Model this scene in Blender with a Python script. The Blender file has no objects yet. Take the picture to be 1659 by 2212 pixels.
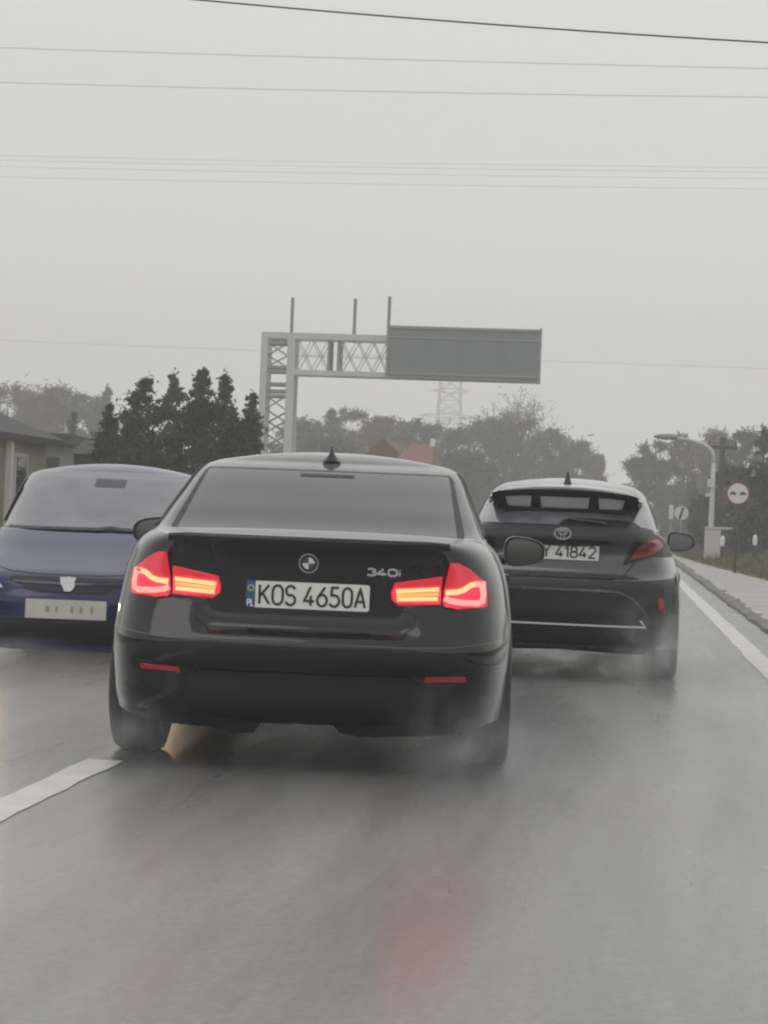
import bpy, bmesh, math, random
import numpy as np
from mathutils import Vector, Matrix

# ------------------------------------------------------------------ camera, sky, sun, exposure
SC = bpy.context.scene
COL = SC.collection
FPX, CAM_H, ROLL, YAW = 4200.0, 1.135, math.radians(2.3), math.atan(506 / 4200)

cam = bpy.data.cameras.new('camera')
cam.sensor_fit = 'HORIZONTAL'
cam.sensor_width = 36.0
cam.lens = FPX / 1659 * 36.0
cam.clip_start = 0.1
cam.clip_end = 6000
cob = bpy.data.objects.new('camera', cam)
COL.objects.link(cob)
cob.matrix_world = (Matrix.Translation((0, 0, CAM_H)) @ Matrix.Rotation(YAW, 4, 'Z')
                    @ Matrix.Rotation(math.radians(90), 4, 'X') @ Matrix.Rotation(ROLL, 4, 'Z'))
SC.camera = cob

world = bpy.data.worlds.new('World')
SC.world = world
world.use_nodes = True
wn, wl = world.node_tree.nodes, world.node_tree.links
bg = wn['Background']
sky = wn.new('ShaderNodeTexSky')
sky.sky_type = 'NISHITA'
sky.sun_disc = False
sky.sun_elevation = math.radians(48)
sky.sun_rotation = math.radians(30)
sky.dust_density = 4.0
bw = wn.new('ShaderNodeRGBToBW')
wl.new(sky.outputs[0], bw.inputs[0])
# an overcast: the clear sky's own light spread almost evenly and without its blue
mr = wn.new('ShaderNodeMapRange')
mr.inputs['From Min'].default_value = 0.0
mr.inputs['From Max'].default_value = 20.0
mr.inputs['To Min'].default_value = 6.2
mr.inputs['To Max'].default_value = 8.2
wl.new(bw.outputs[0], mr.inputs['Value'])
tint = wn.new('ShaderNodeMix')
tint.data_type = 'RGBA'
tint.blend_type = 'MULTIPLY'
tint.inputs['Factor'].default_value = 1.0
tint.inputs['B'].default_value = (1.0, 1.0, 1.0, 1)
wtc = wn.new('ShaderNodeTexCoord')
wsep = wn.new('ShaderNodeSeparateXYZ')
wl.new(wtc.outputs['Generated'], wsep.inputs[0])
hor = wn.new('ShaderNodeMapRange')
hor.interpolation_type = 'SMOOTHSTEP'
hor.inputs['From Min'].default_value = -0.02
hor.inputs['From Max'].default_value = 0.22
hor.inputs['To Min'].default_value = 1.5
hor.inputs['To Max'].default_value = 1.0
wl.new(wsep.outputs['Z'], hor.inputs['Value'])
hmul = wn.new('ShaderNodeMath')
hmul.operation = 'MULTIPLY'
wl.new(mr.outputs[0], hmul.inputs[0])
wl.new(hor.outputs[0], hmul.inputs[1])
wl.new(hmul.outputs[0], tint.inputs['A'])
wl.new(tint.outputs['Result'], bg.inputs[0])
bg.inputs[1].default_value = 0.123

sun = bpy.data.lights.new('sun', 'SUN')
sun.energy = 0.6
sun.angle = math.radians(40)
sun.color = (1.0, 0.97, 0.93)
so = bpy.data.objects.new('sun', sun)
COL.objects.link(so)
so.rotation_euler = (math.radians(42), 0, math.radians(-30))

SC.view_settings.view_transform = 'Standard'
SC.view_settings.look = 'None'
SC.view_settings.exposure = 0.0
SC.view_settings.gamma = 1.0
SC.cycles.volume_bounces = 4
SC.cycles.max_bounces = 8
SC.cycles.volume_step_rate = 0.35
SC.cycles.volume_max_steps = 128
SC.render.filter_size = 2.0
try:
    SC.cycles.pixel_filter_type = 'BLACKMAN_HARRIS'
    SC.cycles.filter_width = 2.2
except Exception:
    pass

rnd = random.Random(7)
nr = np.random.default_rng(11)
RAD = math.radians


def at(px, py, Y):
    """the point at ground distance Y seen at (px, py) of the 1659x2212 view"""
    a, b = px - 829.5, py - 1106
    u = a * math.cos(ROLL) + b * math.sin(ROLL)
    v = -a * math.sin(ROLL) + b * math.cos(ROLL)
    x, y, z = u / FPX, 1.0, -v / FPX
    c, s = math.cos(YAW), math.sin(YAW)
    d = Vector((x * c - y * s, y * c + x * s, z))
    return Vector((0, 0, CAM_H)) + d * (Y / d.y)


# ------------------------------------------------------------------ naming helpers
def thing(name, label, cat, loc=(0, 0, 0), rz=0.0, group=None):
    o = bpy.data.objects.new(name, None)
    o.empty_display_size = 0.2
    COL.objects.link(o)
    o.location = loc
    o.rotation_euler = (0, 0, rz)
    tag(o, label, cat, group)
    return o


def tag(o, label=None, cat=None, group=None, kind=None):
    if label: o['label'] = label
    if cat: o['category'] = cat
    if group: o['group'] = group
    if kind: o['kind'] = kind
    return o


def link(name, me, mats, parent=None, smooth=False):
    for m in (mats if isinstance(mats, (list, tuple)) else [mats]):
        me.materials.append(m)
    if smooth:
        me.polygons.foreach_set('use_smooth', [True] * len(me.polygons))
    me.update()
    o = bpy.data.objects.new(name, me)
    COL.objects.link(o)
    if parent is not None:
        o.parent = parent
    return o


def copy_tree(o, parent=None):
    c = o.copy()
    COL.objects.link(c)
    c.parent = parent
    for ch in list(o.children):
        copy_tree(ch, c)
    return c


class MB:
    def __init__(s):
        s.v, s.f, s.m = [], [], []

    def add(s, vs, fs, mi=0):
        n = len(s.v)
        s.v += [tuple(p) for p in vs]
        s.f += [tuple(i + n for i in f) for f in fs]
        s.m += [mi] * len(fs)
        return s

    def box(s, a, b, mi=0):
        (x0, y0, z0), (x1, y1, z1) = a, b
        return s.add([(x0, y0, z0), (x1, y0, z0), (x1, y1, z0), (x0, y1, z0), (x0, y0, z1), (x1, y0, z1), (x1, y1, z1), (x0, y1, z1)],
                     [(0, 3, 2, 1), (4, 5, 6, 7), (0, 1, 5, 4), (1, 2, 6, 5), (2, 3, 7, 6), (3, 0, 4, 7)], mi)

    def tube(s, pts, r, n=8, closed=False, caps=True, mi=0):
        pts = [Vector(p) for p in pts]
        R = r if isinstance(r, (list, tuple)) else [r] * len(pts)
        vs, fs = [], []
        k = len(pts)
        for i, p in enumerate(pts):
            a = pts[(i - 1) % k] if (closed or i > 0) else p
            b = pts[(i + 1) % k] if (closed or i < k - 1) else p
            t = (b - a).normalized()
            ref = Vector((0, 0, 1)) if abs(t.z) < 0.9 else Vector((1, 0, 0))
            e1 = t.cross(ref).normalized()
            e2 = t.cross(e1)
            for j in range(n):
                w = 2 * math.pi * j / n
                vs.append(p + (e1 * math.cos(w) + e2 * math.sin(w)) * R[i])
        for i in range(k if closed else k - 1):
            for j in range(n):
                a, b = i * n + j, i * n + (j + 1) % n
                c, d = ((i + 1) % k) * n + (j + 1) % n, ((i + 1) % k) * n + j
                fs.append((a, d, c, b))
        if caps and not closed:
            fs.append(tuple(range(n)))
            fs.append(tuple(range((k - 1) * n, k * n))[::-1])
        return s.add(vs, fs, mi)

    def grid(s, P, mi=0, wrap=False):
        """P: rows x cols x 3"""
        r, c = len(P), len(P[0])
        vs = [p for row in P for p in row]
        fs = []
        for i in range(r - 1):
            for j in range(c if wrap else c - 1):
                k = (j + 1) % c
                fs.append((i * c + j, i * c + k, (i + 1) * c + k, (i + 1) * c + j))
        return s.add(vs, fs, mi)

    def prism(s, outline, axis, d0, d1, mi=0):
        """2-D outline extruded along axis ('x','y','z') from d0 to d1"""
        def p(u, v, d):
            return {'x': (d, u, v), 'y': (u, d, v), 'z': (u, v, d)}[axis]
        n = len(outline)
        vs = [p(u, v, d0) for u, v in outline] + [p(u, v, d1) for u, v in outline]
        fs = [tuple(range(n)), tuple(range(n, 2 * n))[::-1]] + [(i, i + n, (i + 1) % n + n, (i + 1) % n) for i in range(n)]
        return s.add(vs, fs, mi)

    def mesh(s, name, fix=True):
        me = bpy.data.meshes.new(name)
        me.from_pydata(s.v, [], s.f)
        me.polygons.foreach_set('material_index', s.m)
        if fix:
            bm = bmesh.new()
            bm.from_mesh(me)
            bmesh.ops.recalc_face_normals(bm, faces=bm.faces)
            bm.to_mesh(me)
            bm.free()
        return me

    def build(s, name, mats, parent=None, smooth=False, fix=True, sharp=None):
        o = link(name, s.mesh(name, fix), mats, parent, smooth)
        if smooth and sharp:
            try:
                o.data.set_sharp_from_angle(angle=math.radians(sharp))
            except Exception:
                pass
        return o


# ------------------------------------------------------------------ materials
def mat(name, color, rough=0.5, metal=0.0, coat=0.0, ior=1.5, emit=None, estr=0.0, noise=None, bump=None, spec=None, sheen=0.0):
    m = bpy.data.materials.new(name)
    m.use_nodes = True
    N, L = m.node_tree.nodes, m.node_tree.links
    b = N['Principled BSDF']
    b.inputs['Base Color'].default_value = (*color, 1)
    b.inputs['Roughness'].default_value = rough
    b.inputs['Metallic'].default_value = metal
    b.inputs['Coat Weight'].default_value = coat
    b.inputs['Coat Roughness'].default_value = 0.06
    b.inputs['IOR'].default_value = ior
    if sheen:                                   # fine film of rain drops, seen at grazing angles
        b.inputs['Sheen Weight'].default_value = sheen
        b.inputs['Sheen Roughness'].default_value = 0.3
    if spec is not None: b.inputs['Specular IOR Level'].default_value = spec
    if emit:
        b.inputs['Emission Color'].default_value = (*emit, 1)
        b.inputs['Emission Strength'].default_value = estr
    if noise:
        sc, amt, ramt = noise          # scale, colour variation, roughness variation
        tc = N.new('ShaderNodeTexCoord')
        nz = N.new('ShaderNodeTexNoise')
        nz.inputs['Scale'].default_value = sc
        nz.inputs['Detail'].default_value = 6
        L.new(tc.outputs['Object'], nz.inputs['Vector'])
        mx = N.new('ShaderNodeMix')
        mx.data_type = 'RGBA'
        mx.inputs['A'].default_value = (*[c * (1 - amt) for c in color], 1)
        mx.inputs['B'].default_value = (*[min(1, c * (1 + amt)) for c in color], 1)
        L.new(nz.outputs['Fac'], mx.inputs['Factor'])
        L.new(mx.outputs['Result'], b.inputs['Base Color'])
        mr = N.new('ShaderNodeMapRange')
        mr.inputs['From Min'].default_value = 0.3
        mr.inputs['From Max'].default_value = 0.7
        mr.inputs['To Min'].default_value = max(0, rough - ramt)
        mr.inputs['To Max'].default_value = min(1, rough + ramt)
        L.new(nz.outputs['Fac'], mr.inputs['Value'])
        L.new(mr.outputs[0], b.inputs['Roughness'])
    if bump:
        tc = N.new('ShaderNodeTexCoord')
        nz = N.new('ShaderNodeTexNoise')
        nz.inputs['Scale'].default_value = bump[0]
        nz.inputs['Detail'].default_value = 3
        L.new(tc.outputs['Object'], nz.inputs['Vector'])
        bp = N.new('ShaderNodeBump')
        bp.inputs['Strength'].default_value = bump[1]
        bp.inputs['Distance'].default_value = bump[2]
        L.new(nz.outputs['Fac'], bp.inputs['Height'])
        L.new(bp.outputs[0], b.inputs['Normal'])
        if coat: L.new(bp.outputs[0], b.inputs['Coat Normal'])
    return m


M = {}
M['black_paint'] = mat('wet black car paint', (0.0045, 0.004, 0.006), 0.11, 0, 0.6, noise=(9, .3, .05), bump=(70, .07, .003), sheen=.6, spec=.3)
M['black_trim'] = mat('matt black trim', (0.007, 0.007, 0.0075), 0.45, noise=(20, .3, .1))
M['grey_paint'] = mat('wet dark grey car paint', (0.052, 0.055, 0.059), 0.25, 0.2, 0.9, noise=(8, .2, .06), bump=(50, .12, .004), sheen=.5)
M['blue_paint'] = mat('wet dark blue car paint', (0.003, 0.008, 0.066), 0.13, 0, 0.4, noise=(8, .2, .06), bump=(50, .07, .003), sheen=.08, spec=.4)
M['glass'] = mat('dark tinted window glass', (0.020, 0.021, 0.023), 0.08, 0, 0.5, 1.6, noise=(3, .25, .05))
M['windscreen'] = mat('wet windscreen glass with painted cloud reflections', (0.125, 0.126, 0.148), 0.2, 0, 0.7, 1.8, noise=(3.2, .75, .1))  # mottled pale tone puts sky and cloud reflections into the glass colour
M['tyre'] = mat('wet tyre rubber', (0.014, 0.014, 0.014), 0.55, noise=(30, .3, .1))
M['rim'] = mat('dark alloy rim', (0.10, 0.10, 0.105), 0.35, 0.8)
M['chrome'] = mat('chrome trim', (0.62, 0.62, 0.63), 0.15, 1.0)
M['silver'] = mat('silver emblem', (0.55, 0.55, 0.56), 0.3, 0.8)
M['plate_white'] = mat('white plate', (0.66, 0.66, 0.63), 0.4, noise=(14, .08, .1))
M['plate_dirty'] = mat('dirty white plate', (0.52, 0.49, 0.45), 0.5, noise=(9, .2, .1))
M['plate_mark'] = mat('worn plate characters', (0.30, 0.27, 0.24), 0.6)
M['plate_ink'] = mat('black plate characters', (0.02, 0.02, 0.022), 0.5)
M['plate_blue'] = mat('blue plate band', (0.018, 0.075, 0.22), 0.4)
M['emblem_blue'] = mat('emblem blue', (0.05, 0.085, 0.13), 0.35)
M['lens_lit'] = mat('lit red tail lamp lens', (0.45, 0.012, 0.02), 0.15, 0, 0.6, emit=(1.0, 0.022, 0.055), estr=0.34)
M['lens_glow'] = mat('brightly lit red lens', (0.5, 0.012, 0.03), 0.2, 0, 0.4, emit=(1.0, 0.022, 0.06), estr=0.92)
M['bar_hot'] = mat('lit tail lamp bar', (0.8, 0.2, 0.1), 0.3, emit=(1.0, 0.125, 0.05), estr=5.2)
M['bar_pink'] = mat('lit tail lamp hook', (0.8, 0.2, 0.1), 0.3, emit=(1.0, 0.075, 0.075), estr=4.2)
M['bar_orange'] = mat('lit tail lamp middle strip', (0.8, 0.3, 0.1), 0.3, emit=(1.0, 0.25, 0.05), estr=1.5)
M['lens_off'] = mat('unlit red tail lamp lens', (0.17, 0.010, 0.010), 0.25, 0, 0.2)
M['reflector'] = mat('red reflector', (0.34, 0.012, 0.025), 0.25, 0, 0.5)
M['headlamp'] = mat('lit headlamp', (0.8, 0.78, 0.7), 0.2, emit=(1.0, 0.70, 0.38), estr=210.0)
M['interior'] = mat('car interior grey', (0.10, 0.10, 0.105), 0.7)
M['spoiler_sky'] = mat('pale grey painted sky reflection', (0.50, 0.505, 0.52), 0.35, noise=(8, .1, .1))  # pale tone stands in for sky reflected in the spoiler openings
M['mirror'] = mat('mirror glass', (0.10, 0.104, 0.102), 0.06, 1.0)
M['galv'] = mat('galvanised steel', (0.50, 0.505, 0.50), 0.55, 0.0, noise=(6, .15, .1))
M['galv_dark'] = mat('weathered steel', (0.24, 0.245, 0.245), 0.6, 0.0, noise=(6, .2, .1))
M['sign_back'] = mat('sign back sheet', (0.165, 0.185, 0.188), 0.5, 0.0, noise=(2.5, .14, .1))
M['cable'] = mat('cable', (0.06, 0.06, 0.065), 0.6)
M['concrete'] = mat('pale concrete', (0.46, 0.45, 0.43), 0.8, noise=(5, .15, .1))
M['wood'] = mat('dark weathered pole wood', (0.05, 0.045, 0.04), 0.8, noise=(8, .3, .1))
M['sign_white'] = mat('sign white', (0.62, 0.60, 0.58), 0.45)
M['sign_red'] = mat('faded sign red', (0.16, 0.045, 0.045), 0.45)
M['sign_black'] = mat('sign black', (0.03, 0.03, 0.032), 0.5)
M['plaster'] = mat('cream plaster', (0.47, 0.42, 0.34), 0.85, noise=(2, .1, .05))
M['plaster_grey'] = mat('grey plaster', (0.22, 0.22, 0.22), 0.85, noise=(2, .15, .05))
M['roof_dark'] = mat('dark roof tiles', (0.045, 0.043, 0.045), 0.7, noise=(4, .3, .1))
M['roof_red'] = mat('red roof tiles', (0.21, 0.090, 0.076), 0.75, noise=(4, .2, .1))
M['paint_white'] = mat('white plastic', (0.7, 0.7, 0.68), 0.5)
M['bark'] = mat('bark', (0.075, 0.065, 0.058), 0.9, noise=(6, .3, .05))
M['twig'] = mat('twigs', (0.085, 0.072, 0.065), 0.9)


def leaf_mat(name, c1, c2):
    m = bpy.data.materials.new(name)
    m.use_nodes = True
    N, L = m.node_tree.nodes, m.node_tree.links
    b = N['Principled BSDF']
    b.inputs['Roughness'].default_value = 0.6
    b.inputs['Specular IOR Level'].default_value = 0.3
    g = N.new('ShaderNodeNewGeometry')
    mx = N.new('ShaderNodeMix')
    mx.data_type = 'RGBA'
    mx.inputs['A'].default_value = (*c1, 1)
    mx.inputs['B'].default_value = (*c2, 1)
    L.new(g.outputs['Random Per Island'], mx.inputs['Factor'])
    L.new(mx.outputs['Result'], b.inputs['Base Color'])
    return m


M['leaf_dark'] = leaf_mat('dark evergreen leaves', (0.018, 0.026, 0.014), (0.042, 0.054, 0.028))
M['leaf_pale'] = leaf_mat('pale grey green leaves', (0.05, 0.065, 0.045), (0.10, 0.115, 0.085))
M['leaf_brown'] = leaf_mat('budding brown leaves', (0.085, 0.078, 0.068), (0.14, 0.128, 0.115))  # kept pale: part of the distance haze is put into the colour
M['leaf_green'] = leaf_mat('dull green leaves', (0.055, 0.066, 0.045), (0.10, 0.112, 0.08))  # lightened so the green itself carries some of the haze


def ground_mat(name, c1, c2, scale, rough, bumpd):
    m = bpy.data.materials.new(name)
    m.use_nodes = True
    N, L = m.node_tree.nodes, m.node_tree.links
    b = N['Principled BSDF']
    tc = N.new('ShaderNodeTexCoord')
    nz = N.new('ShaderNodeTexNoise')
    nz.inputs['Scale'].default_value = scale
    nz.inputs['Detail'].default_value = 8
    nz.inputs['Roughness'].default_value = 0.65
    L.new(tc.outputs['Object'], nz.inputs['Vector'])
    cr = N.new('ShaderNodeValToRGB')
    cr.color_ramp.elements[0].position = 0.3
    cr.color_ramp.elements[0].color = (*c1, 1)
    cr.color_ramp.elements[1].position = 0.7
    cr.color_ramp.elements[1].color = (*c2, 1)
    L.new(nz.outputs['Fac'], cr.inputs['Fac'])
    L.new(cr.outputs['Color'], b.inputs['Base Color'])
    b.inputs['Roughness'].default_value = rough
    bp = N.new('ShaderNodeBump')
    bp.inputs['Strength'].default_value = 0.6
    bp.inputs['Distance'].default_value = bumpd
    L.new(nz.outputs['Fac'], bp.inputs['Height'])
    L.new(bp.outputs[0], b.inputs['Normal'])
    return m


def road_mat():
    m = bpy.data.materials.new('wet asphalt')
    m.use_nodes = True
    N, L = m.node_tree.nodes, m.node_tree.links
    b = N['Principled BSDF']
    tc = N.new('ShaderNodeTexCoord')
    mp = N.new('ShaderNodeMapping')
    mp.inputs['Scale'].default_value = (1.0, 0.13, 1.0)     # worn along the driving direction
    L.new(tc.outputs['Object'], mp.inputs['Vector'])
    big = N.new('ShaderNodeTexNoise')
    big.inputs['Scale'].default_value = 2.2
    big.inputs['Detail'].default_value = 5
    big.inputs['Roughness'].default_value = 0.5
    L.new(mp.outputs[0], big.inputs['Vector'])
    fine = N.new('ShaderNodeTexNoise')
    fine.inputs['Scale'].default_value = 42
    fine.inputs['Detail'].default_value = 3
    L.new(tc.outputs['Object'], fine.inputs['Vector'])
    cr = N.new('ShaderNodeValToRGB')
    cr.color_ramp.elements[0].position = 0.32
    cr.color_ramp.elements[0].color = (0.122, 0.119, 0.116, 1)
    cr.color_ramp.elements[1].position = 0.68
    cr.color_ramp.elements[1].color = (0.205, 0.199, 0.193, 1)
    L.new(big.outputs['Fac'], cr.inputs['Fac'])
    grain = N.new('ShaderNodeMix')
    grain.data_type = 'RGBA'
    grain.blend_type = 'OVERLAY'
    grain.inputs['Factor'].default_value = 0.8
    mps = N.new('ShaderNodeMapping')
    mps.inputs['Scale'].default_value = (9.0, 0.9, 1.0)
    L.new(tc.outputs['Object'], mps.inputs['Vector'])
    stk = N.new('ShaderNodeTexNoise')
    stk.inputs['Scale'].default_value = 1.0
    stk.inputs['Detail'].default_value = 6
    stk.inputs['Roughness'].default_value = 0.7
    L.new(mps.outputs[0], stk.inputs['Vector'])
    stg = N.new('ShaderNodeMix')
    stg.data_type = 'RGBA'
    stg.blend_type = 'OVERLAY'
    stg.inputs['Factor'].default_value = 0.7
    L.new(cr.outputs['Color'], stg.inputs['A'])
    L.new(stk.outputs['Color'], stg.inputs['B'])
    L.new(stg.outputs['Result'], grain.inputs['A'])
    L.new(fine.outputs['Color'], grain.inputs['B'])
    bwn = N.new('ShaderNodeRGBToBW')
    L.new(grain.outputs['Result'], bwn.inputs[0])
    L.new(bwn.outputs[0], b.inputs['Base Color'])
    mr = N.new('ShaderNodeMapRange')
    mr.inputs['From Min'].default_value = 0.35
    mr.inputs['From Max'].default_value = 0.65
    mr.inputs['To Min'].default_value = 0.3
    mr.inputs['To Max'].default_value = 0.5
    L.new(big.outputs['Fac'], mr.inputs['Value'])
    L.new(mr.outputs[0], b.inputs['Roughness'])
    b.inputs['IOR'].default_value = 1.5
    b.inputs['Coat Weight'].default_value = 0.8      # standing water film
    mr2 = N.new('ShaderNodeMapRange')
    mr2.inputs['From Min'].default_value = 0.35
    mr2.inputs['From Max'].default_value = 0.65
    mr2.inputs['To Min'].default_value = 0.22
    mr2.inputs['To Max'].default_value = 0.42
    L.new(big.outputs['Fac'], mr2.inputs['Value'])
    L.new(mr2.outputs[0], b.inputs['Coat Roughness'])
    b.inputs['Coat IOR'].default_value = 1.4
    bp = N.new('ShaderNodeBump')
    bp.inputs['Strength'].default_value = 0.5
    bp.inputs['Distance'].default_value = 0.004
    L.new(fine.outputs['Fac'], bp.inputs['Height'])
    L.new(bp.outputs[0], b.inputs['Normal'])
    wv = N.new('ShaderNodeBump')
    wv.inputs['Strength'].default_value = 0.12
    wv.inputs['Distance'].default_value = 0.007
    L.new(big.outputs['Fac'], wv.inputs['Height'])
    L.new(wv.outputs[0], b.inputs['Coat Normal'])
    return m


M['road'] = road_mat()
M['grass'] = ground_mat('dull verge grass', (0.075, 0.078, 0.026), (0.15, 0.148, 0.055), 3.0, 0.9, 0.05)
M['paving'] = ground_mat('wet pale paving', (0.27, 0.265, 0.25), (0.44, 0.43, 0.41), 0.9, 0.45, 0.01)
M['kerb'] = ground_mat('kerb stone', (0.05, 0.049, 0.048), (0.20, 0.195, 0.19), 2.2, 0.6, 0.01)
M['marking'] = ground_mat('worn white road paint', (0.48, 0.475, 0.46), (0.72, 0.71, 0.69), 5, 0.4, 0.003)


# ------------------------------------------------------------------ ground, road, kerb, markings
def struct(name, mb, m, smooth=False):
    o = mb.build(name, m, None, smooth)
    o['kind'] = 'structure'
    return o


struct('ground', MB().add([(-900, -60, -0.06), (900, -60, -0.06), (900, 1500, -0.06), (-900, 1500, -0.06)], [(0, 1, 2, 3)]), M['grass'])
struct('road', MB().add([(-6.6, -20, 0), (1.62, -20, 0), (1.62, 700, 0), (-6.6, 700, 0)], [(0, 1, 2, 3)]), M['road'])
# kerb: a low dark stone with a rounded top edge
kb = []
y = -20.0
while y < 400:
    h = .05 + rnd.uniform(-.018, .02)
    e = rnd.uniform(-.02, .02)
    kb.append([(1.60 + e, y, -.04), (1.62 + e, y, h * .8), (1.66 + e, y, h), (1.80 + rnd.uniform(-.02, .02), y, h + .004), (1.86, y, .02)])
    y += .45 if y < 60 else 3.0
struct('kerb', MB().grid(kb), M['kerb'])
struct('pavement', MB().prism([(1.765, -20), (3.75, -20), (3.7, 22), (3.45, 33), (3.08, 41), (2.45, 54), (2.05, 66), (1.95, 90), (1.95, 400), (1.765, 400)], 'z', -0.05, 0.048), M['paving'])
verge = MB()
ex0 = [(3.74, -20), (3.69, 22), (3.44, 33), (3.07, 41), (2.44, 54), (2.04, 66), (1.94, 90), (1.94, 400)]
ex = []
for yy in list(np.arange(-20, 70, .35)) + list(np.arange(70, 400, 6)):
    ex.append((float(np.interp(yy, [p[1] for p in ex0], [p[0] for p in ex0])) + rnd.uniform(-.06, .06), float(yy)))
rows = []
for x, y in ex:
    rows.append([(x - .06, y, 0.0), (x + .02, y, 0.085), (x + .35, y, 0.15), (x + 1.6, y, 0.20), (x + 9, y, 0.45), (x + 60, y, 0.9)])
verge.grid(rows)
struct('grass_verge', verge, M['grass'], True)
lv = MB()
lv.grid([[(-6.6, y, 0.003), (-7.4, y, 0.06), (-11, y, 0.12), (-60, y, 0.4)] for y in (-20, 30, 60, 120, 400)])
struct('grass_bank', lv, M['grass'], True)


def ragged_strip(x0, x1, y0, y1, z, amp=0.012, step=0.25):
    a, b = [], []
    y = y0
    while y < y1:
        a.append((x0 + rnd.uniform(-amp, amp), y, z))
        b.append((x1 + rnd.uniform(-amp, amp), y, z))
        y += step
    a.append((x0, y1, z)); b.append((x1, y1, z))
    return MB().grid([a, b])


struct('edge_line', ragged_strip(1.14, 1.33, -20, 260, 0.004), M['marking'])
for k, y0 in enumerate((6.78, 12.6, 18.4, 24.2, 30.0, 35.8, 41.6)):
    struct('lane_dash', ragged_strip(-2.26, -2.10, y0 if k else 4.6, (y0 + 1.6) if k else 8.3, 0.004, 0.008, 0.2), M['marking'])


# ------------------------------------------------------------------ car shells
def interp(keys, smooth=True):
    X = [k[0] for k in keys]
    Y = [k[1] for k in keys]
    n = len(X)
    d = [(Y[i + 1] - Y[i]) / (X[i + 1] - X[i]) for i in range(n - 1)]
    m = [d[0]] + [0 if d[i - 1] * d[i] <= 0 else 2 * d[i - 1] * d[i] / (d[i - 1] + d[i]) for i in range(1, n - 1)] + [d[-1]]

    def f(x):
        if x <= X[0]: return Y[0]
        if x >= X[-1]: return Y[-1]
        i = 0
        while x > X[i + 1]: i += 1
        h = X[i + 1] - X[i]
        t = (x - X[i]) / h
        if not smooth: return Y[i] + t * (Y[i + 1] - Y[i])
        return ((1 + 2 * t) * (1 - t) ** 2 * Y[i] + t * (1 - t) ** 2 * h * m[i] + t * t * (3 - 2 * t) * Y[i + 1] + t * t * (t - 1) * h * m[i + 1])
    return f


def sstep(a, b, x):
    t = min(1, max(0, (x - a) / (b - a)))
    return t * t * (3 - 2 * t)


class Shell:
    """a car body half as a stack of rounded plan outlines; the near end is at y = yr(z)"""
    def __init__(s, z0, z1, yr, yf, w, yc, p, q, bow=0.04, rec=None):
        s.z0, s.z1, s.yc, s.p, s.q, s.bow = z0, z1, yc, p, q, bow
        s.yr, s.yf, s.w = interp(yr), interp(yf), interp(w)
        s.rec = rec or (lambda x, z: 0.0)

    def rear(s, x, z):
        a = min(abs(x) / s.w(z), 0.9995)
        k = (1 - a ** s.p) ** (1 / s.q)
        return s.yc - (s.yc - s.yr(z)) * k + s.bow * a * a * k + s.rec(x, z)

    def side(s, y, z):
        t = (s.yc - y) / (s.yc - s.yr(z)) if y < s.yc else (y - s.yc) / (s.yf(z) - s.yc)
        t = min(abs(t), 0.999)
        return s.w(z) * (1 - t ** s.q) ** (1 / s.p)

    def ring(s, z, n):
        th = np.linspace(0, 2 * math.pi, 3001)[:-1]
        c, sn = np.cos(th), np.sin(th)
        W = s.w(z)
        x = W * np.sign(c) * np.abs(c) ** (2 / s.p)
        k = np.abs(sn) ** (2 / s.q)
        a = np.abs(x) / W
        y = np.where(sn >= 0, s.yc - (s.yc - s.yr(z)) * k + s.bow * a * a * k, s.yc + (s.yf(z) - s.yc) * k)
        P = np.stack([x, y], 1)
        # denser at the near end, which the photograph looks at
        seg = np.linalg.norm(np.roll(P, -1, 0) - P, axis=1) * np.where(y < s.yr(z) + 0.6, 2.2, 1.0)
        acc = np.concatenate([[0], np.cumsum(seg)])
        tq = np.linspace(0, acc[-1], n, endpoint=False)
        xi = np.interp(tq, acc, np.append(x, x[0]))
        yi = np.interp(tq, acc, np.append(y, y[0]))
        return [(xx, yy + (s.rec(xx, z) if yy < s.yr(z) + 0.5 else 0)) for xx, yy in zip(xi, yi)]

    def mesh(s, name, nz=44, n=300, ztop=None, crown=0.0, spine=(0, 0), nk=10, bottom=True):
        mb = MB()
        rows = []
        zt = ztop or (lambda y: s.z1)
        if bottom:
            for k in (0.05, 0.6):
                rows.append([(x * k, s.yc + (y - s.yc) * (0.6 + .4 * k), s.z0) for x, y in s.ring(s.z0, n)])
        for i in range(nz + 1):
            t = i / nz
            zn = s.z0 + t * (s.z1 - s.z0)
            rows.append([(x, y, s.z0 + t * (zt(y) - s.z0)) for x, y in s.ring(zn, n)])
        top = rows[-1]
        ya, yb = spine
        for j in range(1, nk + 1):
            k = math.cos(j / nk * math.pi / 2) if j < nk else 0.0
            row = []
            for x, y, z in top:
                y2 = min(max(y, ya), yb)
                yy = y2 + (y - y2) * k
                zz = zt(yy) if ztop else z
                row.append((x * k, yy, zz + crown * (1 - k * k)))
            rows.append(row)
        mb.grid(rows, wrap=True)
        me = mb.mesh(name)
        bm = bmesh.new()
        bm.from_mesh(me)
        bmesh.ops.remove_doubles(bm, verts=bm.verts, dist=0.0004)
        bmesh.ops.holes_fill(bm, edges=[e for e in bm.edges if e.is_boundary], sides=0)
        bmesh.ops.recalc_face_normals(bm, faces=bm.faces)
        bm.to_mesh(me)
        bm.free()
        return me


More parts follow.
